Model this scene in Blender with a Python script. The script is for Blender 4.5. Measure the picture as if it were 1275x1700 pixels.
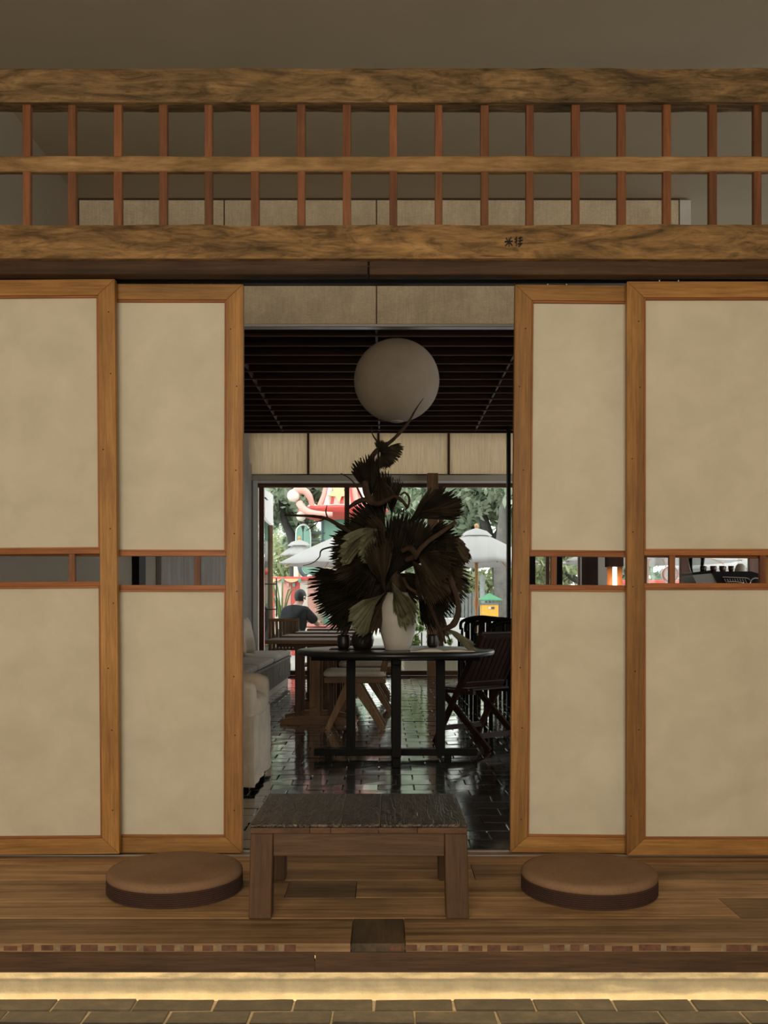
import bpy, bmesh, math, random
import numpy as np
from mathutils import Vector, Matrix, noise
random.seed(7); np.random.seed(7)
R = math.radians
for o in list(bpy.data.objects): bpy.data.objects.remove(o)
SC = bpy.context.scene
COL = SC.collection

# ------------------------------------------------------------------ camera, sky, lights, exposure
F = 1600.0; HX, HY = 638.0, 1010.0; H = 1.04          # focal length in px, horizon / vanishing point, eye height
cd = bpy.data.cameras.new('camera'); cam = bpy.data.objects.new('camera', cd); COL.objects.link(cam)
cd.sensor_fit = 'VERTICAL'; cd.sensor_height = 36.0; cd.sensor_width = 27.0; cd.lens = 36.0 * F / 1700
cam.location = (0, 0, H); cam.rotation_euler = (R(90), 0, 0)
cd.shift_y = (HY - 850) / 1700; cd.shift_x = -(HX - 637.5) / 1700
cd.clip_end = 500
SC.camera = cam
w = bpy.data.worlds.new('sky'); SC.world = w; w.use_nodes = True
wn = w.node_tree.nodes; wl = w.node_tree.links
bg = wn['Background']; bg.inputs[0].default_value = (0.985, 0.99, 0.97, 1); bg.inputs[1].default_value = 3.5
def area(name, loc, aim, sx, sy, power, col):
    l = bpy.data.lights.new(name, 'AREA'); l.shape = 'RECTANGLE'; l.size = sx; l.size_y = sy; l.energy = power; l.color = col
    o = bpy.data.objects.new(name, l); COL.objects.link(o); o.location = loc
    o.rotation_euler = (Vector(aim) - Vector(loc)).to_track_quat('-Z', 'Y').to_euler()
    return o
area('hall_light', (-.5, -2.4, 1.9), (0, 4.0, 1.3), 3.0, 2.2, 226, (1.0, 0.875, 0.69))
SC.view_settings.view_transform = 'Standard'; SC.view_settings.look = 'None'
SC.view_settings.exposure = 0.0; SC.view_settings.gamma = 1.0; SC.view_settings.use_curve_mapping = False

# ------------------------------------------------------------------ helpers
def P(u, v, d): return Vector(((u - HX) / F * d, d, H - (v - HY) / F * d))
def off(p):
    o = Vector((0, 0, 0))
    while p is not None: o += p.location; p = p.parent
    return o
def tag(o, label=None, cat=None, group=None, kind=None):
    if label: o['label'] = label
    if cat: o['category'] = cat
    if group: o['group'] = group
    if kind: o['kind'] = kind
    return o
def thing(name, label=None, cat=None, loc=(0, 0, 0), group=None, kind=None):
    o = bpy.data.objects.new(name, None); COL.objects.link(o); o.location = loc; o.empty_display_size = .1
    return tag(o, label, cat, group, kind)
def link_mesh(name, me, loc, m, parent, smooth=False):
    o = bpy.data.objects.new(name, me); COL.objects.link(o)
    if m is not None and not me.materials: me.materials.append(m)
    o.parent = parent; o.location = Vector(loc) - off(parent)
    if smooth:
        me.polygons.foreach_set('use_smooth', [True] * len(me.polygons))
    return o
def mesh(name, verts, faces, m, parent=None, smooth=False, base=False):
    V = [Vector(v) for v in verts]
    lo = Vector([min(v[i] for v in V) for i in range(3)]); hi = Vector([max(v[i] for v in V) for i in range(3)])
    c = (lo + hi) / 2
    if base: c.z = lo.z
    me = bpy.data.meshes.new(name); me.from_pydata([v - c for v in V], [], faces); me.update()
    return link_mesh(name, me, c, m, parent, smooth)
def bm_finish(name, bm, c, m, parent, smooth=False):
    me = bpy.data.meshes.new(name); bm.normal_update(); bm.to_mesh(me); bm.free()
    return link_mesh(name, me, c, m, parent, smooth)
def box(name, x0, x1, y0, y1, z0, z1, m, parent=None, bev=0.0, seg=1):
    c = Vector(((x0 + x1) / 2, (y0 + y1) / 2, (z0 + z1) / 2))
    bm = bmesh.new(); bmesh.ops.create_cube(bm, size=1)
    bmesh.ops.scale(bm, vec=(abs(x1 - x0), abs(y1 - y0), abs(z1 - z0)), verts=bm.verts)
    if bev: bmesh.ops.bevel(bm, geom=bm.edges[:], offset=bev, segments=seg, affect='EDGES', profile=.5)
    if callable(m): m = m('XYZ'[max(range(3), key=lambda i: (abs(x1 - x0), abs(y1 - y0), abs(z1 - z0))[i])])
    return bm_finish(name, bm, c, m, parent, seg > 1)
def soft(name, c, size, m, parent=None, r=.04, puff=0.0, n=10):
    """cushion-like rounded box; puff bulges the faces"""
    bm = bmesh.new(); bmesh.ops.create_cube(bm, size=1)
    bmesh.ops.subdivide_edges(bm, edges=bm.edges[:], cuts=n, use_grid_fill=True)
    sx, sy, sz = size
    for v in bm.verts:
        q = v.co * 2
        p = Vector((q.x * sx / 2, q.y * sy / 2, q.z * sz / 2))
        inner = Vector((max(-sx/2 + r, min(sx/2 - r, p.x)), max(-sy/2 + r, min(sy/2 - r, p.y)), max(-sz/2 + r, min(sz/2 - r, p.z))))
        dd = p - inner
        if dd.length > 1e-6: p = inner + dd.normalized() * min(r, dd.length)
        k = [(1 - abs(t) ** 2.2) for t in q]
        p.x += math.copysign(puff * k[1] * k[2], q.x) if abs(q.x) > .99 else 0
        p.y += math.copysign(puff * k[0] * k[2], q.y) if abs(q.y) > .99 else 0
        p.z += math.copysign(puff * k[0] * k[1], q.z) if abs(q.z) > .99 else 0
        v.co = p
    return bm_finish(name, bm, c, m, parent, True)
def bar(name, p0, p1, wd, th, m, parent=None, up=(0, 1, 0), wd1=None, th1=None, bev=0.0):
    """straight bar p0->p1, width wd along 'side', thickness th along 'up' direction (may taper)"""
    p0 = Vector(p0); p1 = Vector(p1); d = (p1 - p0).normalized(); up = Vector(up)
    s = d.cross(up).normalized(); u = s.cross(d).normalized()
    wd1 = wd if wd1 is None else wd1; th1 = th if th1 is None else th1
    vs = []
    for p, a, b in ((p0, wd, th), (p1, wd1, th1)):
        for i, j in ((-1, -1), (1, -1), (1, 1), (-1, 1)): vs.append(p + s * a / 2 * i + u * b / 2 * j)
    fs = [(3, 2, 1, 0), (4, 5, 6, 7)] + [(i, (i + 1) % 4, 4 + (i + 1) % 4, 4 + i) for i in range(4)]
    if callable(m): m = m('XYZ'[max(range(3), key=lambda i: abs(d[i]))])
    o = mesh(name, vs, fs, m, parent)
    if bev:
        bm = bmesh.new(); bm.from_mesh(o.data); bmesh.ops.bevel(bm, geom=bm.edges[:], offset=bev, segments=1, affect='EDGES'); bm.to_mesh(o.data); bm.free()
    return o
def tube_geo(pts, rad, seg=8, cap=True):
    pts = [Vector(p) for p in pts]; n = len(pts)
    if not hasattr(rad, '__len__'): rad = [rad] * n
    vs, fs = [], []; prev = None
    for i, p in enumerate(pts):
        t = (pts[min(i + 1, n - 1)] - pts[max(i - 1, 0)]).normalized()
        if prev is None:
            a = Vector((0, 0, 1)) if abs(t.z) < .9 else Vector((1, 0, 0)); s = t.cross(a).normalized()
        else:
            s = (prev - t * prev.dot(t)).normalized()
        prev = s; b = t.cross(s)
        for k in range(seg):
            a = 2 * math.pi * k / seg; vs.append(p + (s * math.cos(a) + b * math.sin(a)) * rad[i])
    for i in range(n - 1):
        for k in range(seg): fs.append((i*seg + k, i*seg + (k+1) % seg, (i+1)*seg + (k+1) % seg, (i+1)*seg + k))
    if cap: fs.append(tuple(reversed(range(seg)))); fs.append(tuple(range((n-1)*seg, n*seg)))
    return vs, fs
def tube(name, pts, rad, m, parent=None, seg=8, base=False):
    vs, fs = tube_geo(pts, rad, seg); return mesh(name, vs, fs, m, parent, True, base)
def spline(pts, n=8):
    pts = [Vector(p) for p in pts]; out = []
    for i in range(len(pts) - 1):
        p0 = pts[max(i-1, 0)]; p1 = pts[i]; p2 = pts[i+1]; p3 = pts[min(i+2, len(pts)-1)]
        for k in range(n):
            t = k / n
            out.append(.5 * ((2*p1) + (p2-p0)*t + (2*p0-5*p1+4*p2-p3)*t*t + (3*p1-p0-3*p2+p3)*t**3))
    out.append(pts[-1]); return out
def lathe(name, prof, c, m, parent=None, seg=48, smooth=True, capb=True, capt=False):
    vs, fs = [], []; c = Vector(c)
    for r, z in prof:
        for k in range(seg):
            a = 2 * math.pi * k / seg; vs.append(c + Vector((r * math.cos(a), r * math.sin(a), z)))
    for i in range(len(prof) - 1):
        for k in range(seg): fs.append((i*seg + k, i*seg + (k+1) % seg, (i+1)*seg + (k+1) % seg, (i+1)*seg + k))
    if capb: fs.append(tuple(reversed(range(seg))))
    if capt: fs.append(tuple(range((len(prof)-1)*seg, len(prof)*seg)))
    return mesh(name, vs, fs, m, parent, smooth, True)
def ball(name, c, r, m, parent=None, sc=(1, 1, 1), seg=20):
    bm = bmesh.new(); bmesh.ops.create_uvsphere(bm, u_segments=seg, v_segments=seg // 2 + 2, radius=r)
    bmesh.ops.scale(bm, vec=sc, verts=bm.verts); return bm_finish(name, bm, c, m, parent, True)
def prism(name, pts, y0, y1, m, parent=None):
    """polygon given in X,Z extruded from y0 to y1"""
    n = len(pts); vs = [(x, y0, z) for x, z in pts] + [(x, y1, z) for x, z in pts]
    fs = [tuple(range(n)), tuple(reversed(range(n, 2*n)))] + [(i, i + n, (i+1) % n + n, (i+1) % n) for i in range(n)]
    o = mesh(name, vs, fs, m, parent)
    bm = bmesh.new(); bm.from_mesh(o.data); bmesh.ops.recalc_face_normals(bm, faces=bm.faces); bm.to_mesh(o.data); bm.free()
    return o
def copy_tree(o, parent=None):
    c = o.copy(); COL.objects.link(c); c.parent = parent
    for ch in list(o.children): copy_tree(ch, c)
    return c

# ------------------------------------------------------------------ materials
MATS = {}
def new_mat(name):
    m = bpy.data.materials.new(name); m.use_nodes = True
    nt = m.node_tree; b = nt.nodes['Principled BSDF']; return m, nt, nt.nodes, nt.links, b
def ramp(n, stops):
    r = n.new('ShaderNodeValToRGB'); e = r.color_ramp.elements
    e[0].position, e[0].color = stops[0][0], (*stops[0][1], 1); e[1].position, e[1].color = stops[-1][0], (*stops[-1][1], 1)
    for p, c in stops[1:-1]:
        q = e.new(p); q.color = (*c, 1)
    return r
def coords(n, l, sc, rnd=True):
    tc = n.new('ShaderNodeTexCoord'); mp = n.new('ShaderNodeMapping'); mp.inputs['Scale'].default_value = sc
    if rnd:
        oi = n.new('ShaderNodeObjectInfo'); ad = n.new('ShaderNodeVectorMath'); ad.operation = 'MULTIPLY_ADD'
        ad.inputs[1].default_value = (37, 53, 71); l.new(oi.outputs['Random'], ad.inputs[0]); 
        l.new(tc.outputs['Object'], ad.inputs[2]); l.new(ad.outputs[0], mp.inputs['Vector'])
    else: l.new(tc.outputs['Object'], mp.inputs['Vector'])
    return mp
def noise_node(n, l, vec, scale, detail=4, rough=.6, dist=0.0):
    t = n.new('ShaderNodeTexNoise'); t.inputs['Scale'].default_value = scale; t.inputs['Detail'].default_value = detail
    t.inputs['Roughness'].default_value = rough; t.inputs['Distortion'].default_value = dist
    l.new(vec.outputs[0], t.inputs['Vector']); return t
def mixc(n, l, a, b, fac, mode='MIX'):
    x = n.new('ShaderNodeMix'); x.data_type = 'RGBA'; x.blend_type = mode
    for s, v in ((0, fac), (6, a), (7, b)):
        if hasattr(v, 'links') or hasattr(v, 'is_linked'): l.new(v, x.inputs[s])
        elif isinstance(v, (int, float)): x.inputs[s].default_value = v
        else: x.inputs[s].default_value = (*v, 1)
    return x.outputs[2]
def bump(n, l, b, h, strength, dist=.01):
    bp = n.new('ShaderNodeBump'); bp.inputs['Strength'].default_value = strength; bp.inputs['Distance'].default_value = dist
    l.new(h, bp.inputs['Height']); l.new(bp.outputs[0], b.inputs['Normal'])
def plain(name, col, rough=.6, var=.12, scale=12, bmp=0.0, metal=0.0, spec=.5, col2=None):
    if name in MATS: return MATS[name]
    m, nt, n, l, b = new_mat(name); mp = coords(n, l, (1, 1, 1)); t = noise_node(n, l, mp, scale, 5)
    c2 = col2 or tuple(c * (1 - 2 * var) for c in col)
    r = ramp(n, [(.3, c2), (.7, col)]); l.new(t.outputs[0], r.inputs[0]); l.new(r.outputs[0], b.inputs['Base Color'])
    b.inputs['Roughness'].default_value = rough; b.inputs['Metallic'].default_value = metal; b.inputs['Specular IOR Level'].default_value = spec
    if bmp: bump(n, l, b, t.outputs[0], bmp, .01)
    MATS[name] = m; return m
def wood(name, dark, mid, light, rough=.55, fine=90, coarse=7, bmp=.25, spec=.35, blotch=.3, stretch=.07, tint=.25):
    """returns a function axis -> material whose grain runs along that axis"""
    def get(axis):
        key = name + '_' + axis
        if key in MATS: return MATS[key]
        m, nt, n, l, b = new_mat(key)
        sc = [1, 1, 1]; sc['XYZ'.index(axis)] = stretch
        mp = coords(n, l, tuple(sc))
        a = noise_node(n, l, mp, coarse, 5, .62, 1.2); f = noise_node(n, l, mp, fine, 3, .7)
        r = ramp(n, [(.28, dark), (.5, mid), (.74, light)]); l.new(a.outputs[0], r.inputs[0])
        fr = ramp(n, [(.3, (.55, .52, .5)), (.65, (1.08, 1.06, 1.04))]); l.new(f.outputs[0], fr.inputs[0])
        c = mixc(n, l, r.outputs[0], fr.outputs[0], .75, 'MULTIPLY')
        mp2 = coords(n, l, (1, 1, 1)); bl = noise_node(n, l, mp2, 3.2, 4, .6)
        br = ramp(n, [(.35, (.5, .47, .45)), (.6, (1, 1, 1))]); l.new(bl.outputs[0], br.inputs[0])
        c = mixc(n, l, c, br.outputs[0], blotch, 'MULTIPLY')
        oi = n.new('ShaderNodeObjectInfo'); orp = ramp(n, [(0, (1 - tint, 1 - tint, 1 - tint)), (1, (1 + tint * .5, 1 + tint * .4, 1 + tint * .3))])
        l.new(oi.outputs['Random'], orp.inputs[0]); c = mixc(n, l, c, orp.outputs[0], 1.0, 'MULTIPLY')
        l.new(c, b.inputs['Base Color']); b.inputs['Roughness'].default_value = rough; b.inputs['Specular IOR Level'].default_value = spec
        bump(n, l, b, f.outputs[0], bmp, .004)
        MATS[key] = m; return m
    return get
def fabric(name, col, col2, warp=260, rough=.9, blotch=6, sheen=.0):
    if name in MATS: return MATS[name]
    m, nt, n, l, b = new_mat(name)
    mp = coords(n, l, (1, 1, .04)); t = noise_node(n, l, mp, warp, 3, .6)
    mp2 = coords(n, l, (.3, .3, 1)); t2 = noise_node(n, l, mp2, warp, 2, .6)
    mp3 = coords(n, l, (1, 1, 1)); t3 = noise_node(n, l, mp3, blotch, 3, .6)
    mx = n.new('ShaderNodeMath'); mx.operation = 'ADD'; l.new(t.outputs[0], mx.inputs[0]); l.new(t2.outputs[0], mx.inputs[1])
    mm = n.new('ShaderNodeMath'); mm.operation = 'MULTIPLY'; mm.inputs[1].default_value = .5; l.new(mx.outputs[0], mm.inputs[0])
    r = ramp(n, [(.35, col2), (.62, col)]); l.new(mm.outputs[0], r.inputs[0])
    r3 = ramp(n, [(.35, (.82, .82, .82)), (.65, (1, 1, 1))]); l.new(t3.outputs[0], r3.inputs[0])
    c = mixc(n, l, r.outputs[0], r3.outputs[0], 1.0, 'MULTIPLY'); l.new(c, b.inputs['Base Color'])
    b.inputs['Roughness'].default_value = rough; b.inputs['Specular IOR Level'].default_value = .15
    bump(n, l, b, mm.outputs[0], .2, .002); MATS[name] = m; return m
def emit(name, col, st):
    if name in MATS: return MATS[name]
    m, nt, n, l, b = new_mat(name); b.inputs['Base Color'].default_value = (*col, 1)
    b.inputs['Emission Color'].default_value = (*col, 1); b.inputs['Emission Strength'].default_value = st; MATS[name] = m; return m

W_BEAM = wood('hewn_timber', (.14, .082, .036), (.34, .21, .095), (.46, .30, .14), .75, 60, 9, .5, .2, .55, .16, .12)
W_FRAME = wood('screen_frame_wood', (.21, .096, .026), (.36, .18, .05), (.48, .26, .08), .5, 110, 6, .15, .3, .3, .05, .18)
W_TRIM = wood('reddish_trim_wood', (.26, .085, .025), (.36, .13, .04), (.44, .18, .06), .5, 110, 6, .1, .3, .2, .05, .12)
W_SPIN = wood('reddish_spindle_wood', (.12, .045, .02), (.22, .085, .035), (.30, .13, .055), .55, 100, 8, .2, .3, .3, .06, .35)
W_DECK = wood('old_deck_timber', (.17, .10, .05), (.46, .285, .145), (.64, .43, .24), .6, 70, 11, .45, .3, .6, .05, .35)
W_LOW = wood('dark_walnut', (.055, .028, .014), (.10, .053, .027), (.145, .08, .042), .6, 90, 8, .4, .3, .45, .06, .15)
W_HEAD = wood('header_walnut', (.028, .014, .007), (.075, .038, .018), (.12, .065, .032), .6, 70, 9, .4, .25, .6, .06, .15)
W_BLACK = wood('black_stained_wood', (.002, .002, .002), (.0035, .003, .003), (.006, .005, .004), .6, 90, 8, .1, .15, .2, .06, .15)
W_TEAK = wood('teak', (.12, .058, .027), (.2, .105, .052), (.28, .155, .08), .5, 90, 8, .2, .3, .3, .06, .2)
W_OAK = wood('light_oak', (.18, .10, .05), (.28, .165, .085), (.37, .23, .125), .5, 90, 8, .2, .3, .3, .06, .2)
W_REDDARK = wood('dark_red_wood', (.02, .007, .004), (.045, .016, .009), (.075, .028, .016), .45, 90, 8, .2, .4, .2, .06, .15)
W_FOLD = wood('folding_chair_wood', (.012, .005, .003), (.026, .010, .006), (.048, .019, .011), .5, 90, 8, .2, .3, .2, .06, .2)
W_SLAT = wood('dark_slat_wood', (.016, .006, .004), (.03, .013, .008), (.045, .02, .012), .7, 80, 8, .1, .15, .3, .06, .2)
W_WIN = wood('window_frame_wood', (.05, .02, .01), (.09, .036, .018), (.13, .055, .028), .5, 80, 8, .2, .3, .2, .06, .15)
W_GREY = wood('grey_wall_panel', (.25, .23, .21), (.34, .315, .29), (.44, .415, .385), .75, 120, 12, .2, .2, .2, .04, .08)
W_BRANCH = wood('branch_bark', (.03, .018, .011), (.07, .042, .027), (.11, .07, .046), .8, 60, 9, .5, .2, .3, .2, .2)
PLASTER = plain('pale_plaster', (.62, .57, .49), .9, .05, 3, .15)
PLASTER_WARM = plain('warm_plaster', (.50, .46, .38), .9, .05, 3, .1)
RISER = plain('riser_plaster', (.66, .56, .36), .9, .12, 14, .6)
BEIGE = plain('beige_paint', (.50, .44, .34), .7, .05, 3)
MORTAR = plain('mortar', (.27, .22, .145), .95, .2, 60, .5)
BLACKM = plain('black_metal', (.012, .012, .012), .35, .1, 20, 0, .6)
STEEL = plain('brushed_steel', (.42, .43, .44), .35, .05, 30, 0, .9)
CHROME = plain('chrome', (.75, .75, .75), .12, .02, 10, 0, 1)
FAB_BAND = fabric('woven_band_cloth', (.82, .71, .54), (.64, .535, .39), 170)
LINEN = fabric('bench_linen', (.62, .56, .49), (.52, .47, .40), 320)
LINEN_P = fabric('peach_linen', (.74, .53, .38), (.64, .45, .32), 320)
LINEN_W = fabric('slipcover_linen', (.72, .635, .53), (.62, .54, .44), 320)
SUEDE = fabric('brown_suede', (.27, .165, .10), (.225, .135, .08), 300, .95, 4)
PLEAT = fabric('dark_brown_pleats', (.085, .047, .036), (.06, .033, .026), 300, .85)
CERAMIC = plain('white_ceramic', (.60, .56, .50), .5, .06, 5, .03)
CUPM = plain('dark_stoneware', (.018, .014, .013), .4, .1, 20)
PAGE = plain('book_page', (.62, .58, .50), .8, .06, 20)

def glass_mat():
    m, nt, n, l, b = new_mat('window_glass'); n.remove(b); out = n['Material Output']
    t = n.new('ShaderNodeBsdfTransparent'); t.inputs[0].default_value = (.93, .95, .94, 1)
    g = n.new('ShaderNodeBsdfGlossy'); g.inputs['Roughness'].default_value = .02; fr = n.new('ShaderNodeFresnel'); fr.inputs[0].default_value = 1.45
    mx = n.new('ShaderNodeMixShader'); l.new(fr.outputs[0], mx.inputs[0]); l.new(t.outputs[0], mx.inputs[1]); l.new(g.outputs[0], mx.inputs[2]); l.new(mx.outputs[0], out.inputs[0])
    return m
GLASS = glass_mat()
def translucent(name, col, col2, scale, fac, bmp=0.0, stretch=(1, 1, 1)):
    m, nt, n, l, b = new_mat(name); out = n['Material Output']
    mp = coords(n, l, stretch); t = noise_node(n, l, mp, scale, 6, .6, .4); r = ramp(n, [(.3, col2), (.65, col)]); l.new(t.outputs[0], r.inputs[0])
    l.new(r.outputs[0], b.inputs['Base Color']); b.inputs['Roughness'].default_value = .9; b.inputs['Specular IOR Level'].default_value = .1
    tr = n.new('ShaderNodeBsdfTranslucent'); l.new(r.outputs[0], tr.inputs[0])
    mx = n.new('ShaderNodeMixShader'); mx.inputs[0].default_value = fac; l.new(b.outputs[0], mx.inputs[1]); l.new(tr.outputs[0], mx.inputs[2]); l.new(mx.outputs[0], out.inputs[0])
    if bmp: bump(n, l, b, t.outputs[0], bmp, .01)
    return m
BLIND = translucent('woven_blind_cloth', (.80, .69, .545), (.62, .52, .40), 60, .85, .1, (1, 1, .05))
PAPER = translucent('mulberry_paper', (.675, .622, .50), (.59, .54, .42), 4.5, .15, .25)
LANTERN = translucent('lantern_paper', (.46, .385, .315), (.41, .345, .28), 6, .3)
CANOPY = translucent('parasol_canvas', (.52, .515, .51), (.50, .49, .485), 3, .45)
def leafm(name, c1, c2): 
    m = translucent(name, c1, c2, 5, .25); return m
def palm(name, c):
    m, nt, n, l, b = new_mat(name); at = n.new('ShaderNodeAttribute'); at.attribute_name = 'rib'
    mp = coords(n, l, (1, 1, 1)); t = noise_node(n, l, mp, 9, 4, .6); r = ramp(n, [(.3, tuple(x * .6 for x in c)), (.7, tuple(x * 1.15 for x in c))]); l.new(t.outputs[0], r.inputs[0])
    l.new(mixc(n, l, r.outputs[0], at.outputs['Color'], 1.0, 'MULTIPLY'), b.inputs['Base Color'])
    b.inputs['Roughness'].default_value = .7; b.inputs['Specular IOR Level'].default_value = .25; return m
PALM_D = palm('dried_palm_dark', (.05, .04, .026)); PALM_B = palm('dried_palm_brown', (.10, .07, .045)); PALM_O = palm('dried_palm_olive', (.20, .195, .125))

# ------------------------------------------------------------------ setting: front hall
Y_EDGE, Y_SCR = 2.993, 4.03
FL = -0.2135
def struct(name): return thing(name, kind='structure')
fh = box('floor', -2.6, 2.6, -3.0, 3.16, FL - .10, FL - .004, MORTAR); tag(fh, kind='structure')
def brick_mat(name, c1, c2, c3, rough, bmp, spec=.5, sc=18):
    m, nt, n, l, b = new_mat(name); mp = coords(n, l, (1, 1, 1)); t = noise_node(n, l, mp, sc, 6, .65)
    r = ramp(n, [(.3, c1), (.5, c2), (.72, c3)]); l.new(t.outputs[0], r.inputs[0])
    oi = n.new('ShaderNodeObjectInfo'); orp = ramp(n, [(0, (.7, .7, .7)), (1, (1.15, 1.15, 1.15))]); l.new(oi.outputs['Random'], orp.inputs[0])
    l.new(mixc(n, l, r.outputs[0], orp.outputs[0], 1.0, 'MULTIPLY'), b.inputs['Base Color'])
    rr = n.new('ShaderNodeMapRange'); rr.inputs['To Min'].default_value = rough - .08; rr.inputs['To Max'].default_value = rough + .12
    l.new(t.outputs[0], rr.inputs[0]); l.new(rr.outputs[0], b.inputs['Roughness']); b.inputs['Specular IOR Level'].default_value = spec
    bump(n, l, b, t.outputs[0], bmp, .006); return m
PAVER = brick_mat('brown_grey_paver', (.02, .017, .012), (.04, .032, .022), (.075, .06, .04), .7, .4)
def brick_mesh(name, sx, sy, sz, bev, warp=0.0, seed=0):
    bm = bmesh.new(); bmesh.ops.create_cube(bm, size=1); bmesh.ops.scale(bm, vec=(sx, sy, sz), verts=bm.verts)
    rnd = random.Random(seed)
    for v in bm.verts:
        if v.co.z > 0: v.co += Vector((rnd.uniform(-1, 1) * warp, rnd.uniform(-1, 1) * warp, rnd.uniform(-1, 1) * warp))
    bmesh.ops.bevel(bm, geom=[e for e in bm.edges if all(v.co.z > 0 for v in e.verts)], offset=bev, segments=1, affect='EDGES')
    me = bpy.data.meshes.new(name); bm.to_mesh(me); bm.free(); return me
pm = [brick_mesh('paver', .2485, .0885, .03, .004, .0025, i) for i in range(4)]
for r_ in range(7):
    yc = 3.095 - .045 - r_ * .093
    x = -1.9 + (.127 if r_ % 2 else 0) - .03
    while x < 1.9:
        link_mesh('paver', pm[random.randrange(4)], (x, yc, FL - .015 + random.uniform(-.001, .001)), PAVER, fh); x += .253
# riser wall (plaster) below the deck
vs, fs = [], []
NX, NZ = 420, 30
for j in range(NZ + 1):
    for i in range(NX + 1):
        x = -2.6 + 5.2 * i / NX; z = FL - .02 + .185 * j / NZ
        y = 3.105 + .004 * noise.noise(Vector((x * 6, z * 20, 1))) + .0022 * noise.noise(Vector((x * 26, z * 60, 5)))
        if z > -.157 + .004 * noise.noise(Vector((x * 4, 0, 2))): y -= .008
        y -= max(0, (FL + .014 + .006 * noise.noise(Vector((x * 9, 3, 2))) - z)) * .9
        vs.append((x, y, z))
for j in range(NZ):
    for i in range(NX): a = j * (NX + 1) + i; fs.append((a, a + 1, a + NX + 2, a + NX + 1))
tag(mesh('trim_1', vs, fs, RISER, None, True), kind='structure')
# deck: planks
deck = box('deck_platform', -2.6, 2.6, 3.12, 4.16, -.16, -.031, plain('deck_joists', (.05, .035, .02), .9)); tag(deck, kind='structure')
rows = [4.01, 3.925, 3.69, 3.467, 3.237, Y_EDGE]
W_DECK2 = wood('brown_deck_timber', (.13, .088, .048), (.27, .175, .095), (.40, .27, .15), .6, 80, 6, .35, .3, .6, .05, .1)
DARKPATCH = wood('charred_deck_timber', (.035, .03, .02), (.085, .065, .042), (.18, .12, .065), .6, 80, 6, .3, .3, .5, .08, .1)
splits = [[-2.6, -.9, .7, 2.6], [-2.6, .35, 2.6], [-2.6, -.36, -.104, 2.6], [-2.6, 1.2, 2.6], [-2.6, -.104, .065, 2.6]]
for k in range(5):
    y1, y0 = rows[k], rows[k + 1]; s = splits[k]
    for a, b_ in zip(s[:-1], s[1:]):
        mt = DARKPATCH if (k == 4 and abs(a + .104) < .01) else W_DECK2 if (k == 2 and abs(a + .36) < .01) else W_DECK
        box('plank', a + .0012, b_ - .0012, y0 + .0015, y1 - .0015, -.028, random.uniform(-.0015, 0), mt, deck, .0012)
# fascia under the nosing
hx = xx0 = (522.5 - HX) / F * Y_EDGE
box('fascia_board', -2.6, hx - .0016, Y_EDGE + .006, Y_EDGE + .030, -.093, -.0295, W_LOW, deck, .0006)
box('fascia_board', hx + .0016, 2.6, Y_EDGE + .006, Y_EDGE + .030, -.093, -.0295, W_LOW, deck, .0006)
box('fascia_plug', hx - .0025, hx + .0025, Y_EDGE + .0065, Y_EDGE + .031, -.093, -.057, W_LOW, deck); box('fascia_plug', hx - .0025, hx + .0025, Y_EDGE + .0065, Y_EDGE + .031, -.040, -.0295, W_LOW, deck)
# worn paint / mortise marks on the front edge of the deck
PATCH_R = plain('worn_red_paint', (.17, .075, .042), .8, .3, 40, .3); PATCH_W = plain('worn_pale_filler', (.30, .215, .13), .9, .25, 40, .3)
xpos = [0, 30, 62, 94, 128, 165, 197, 232, 262, 297, 330, 362, 398, 432, 465, 500, 600, 640, 668, 700, 737, 770, 803, 836, 870, 905, 940, 972, 1010, 1055, 1100, 1150, 1200, 1250, 1290]
for i, u in enumerate(xpos[:-1]):
    u1 = xpos[i + 1]
    if 495 < u < 595: continue
    a = P(u + 6, 1570, Y_EDGE).x; b_ = P(u1, 1570, Y_EDGE).x
    if random.random() < .15: continue
    box('edge_inlay', a, b_ - random.uniform(0, .02), Y_EDGE + .0008, Y_EDGE + .01, -.0262 + random.uniform(0, .003), -.004 - random.uniform(0, .005), PATCH_R, deck, .0008)
    if random.random() < .6:
        box('edge_inlay', P(u - 3, 1570, Y_EDGE).x, P(u + 5 + (i * 7) % 4, 1570, Y_EDGE).x, Y_EDGE + .0004, Y_EDGE + .01, -.0255, -.0045, PATCH_W, deck, .0008)
# light strip hidden behind the fascia
ls = thing('led_light_strip', 'warm glowing light strip tucked under the front edge of the deck', 'light', (0, 3.075, -.045))
box('housing', -2.6, 2.6, 3.062, 3.088, -.046, -.032, plain('strip_housing', (.6, .6, .58), .5), ls)
box('diffuser', -2.6, 2.6, 3.066, 3.084, -.052, -.046, emit('warm_led', (1.0, .76, .44), 21), ls)
# threshold and tracks
th = box('trim_2', -2.6, 2.6, 4.012, 4.165, -.16, -.002, W_DECK); tag(th, kind='structure')
box('floor_track', -2.6, 2.6, 4.055, 4.066, -.003, .003, STEEL, th); box('floor_track', -2.6, 2.6, 4.125, 4.14, -.003, .004, STEEL, th)
# hall shell
tag(box('wall_left_hall', -2.72, -2.6, -3.0, 4.2, FL - .1, 3.85, PLASTER_WARM), kind='structure')
tag(box('wall_right_hall', 2.6, 2.72, -3.0, 4.2, FL - .1, 3.85, PLASTER_WARM), kind='structure')
tag(box('wall_rear_hall', -2.72, 2.72, -3.12, -3.0, FL - .1, 3.85, PLASTER_WARM), kind='structure')
tag(box('ceiling', -3.2, 6.7, -3.12, 15.3, 3.85, 3.97, plain('ceiling_plaster', (.39, .325, .23), .9, .04, 2)), kind='structure')

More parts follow.
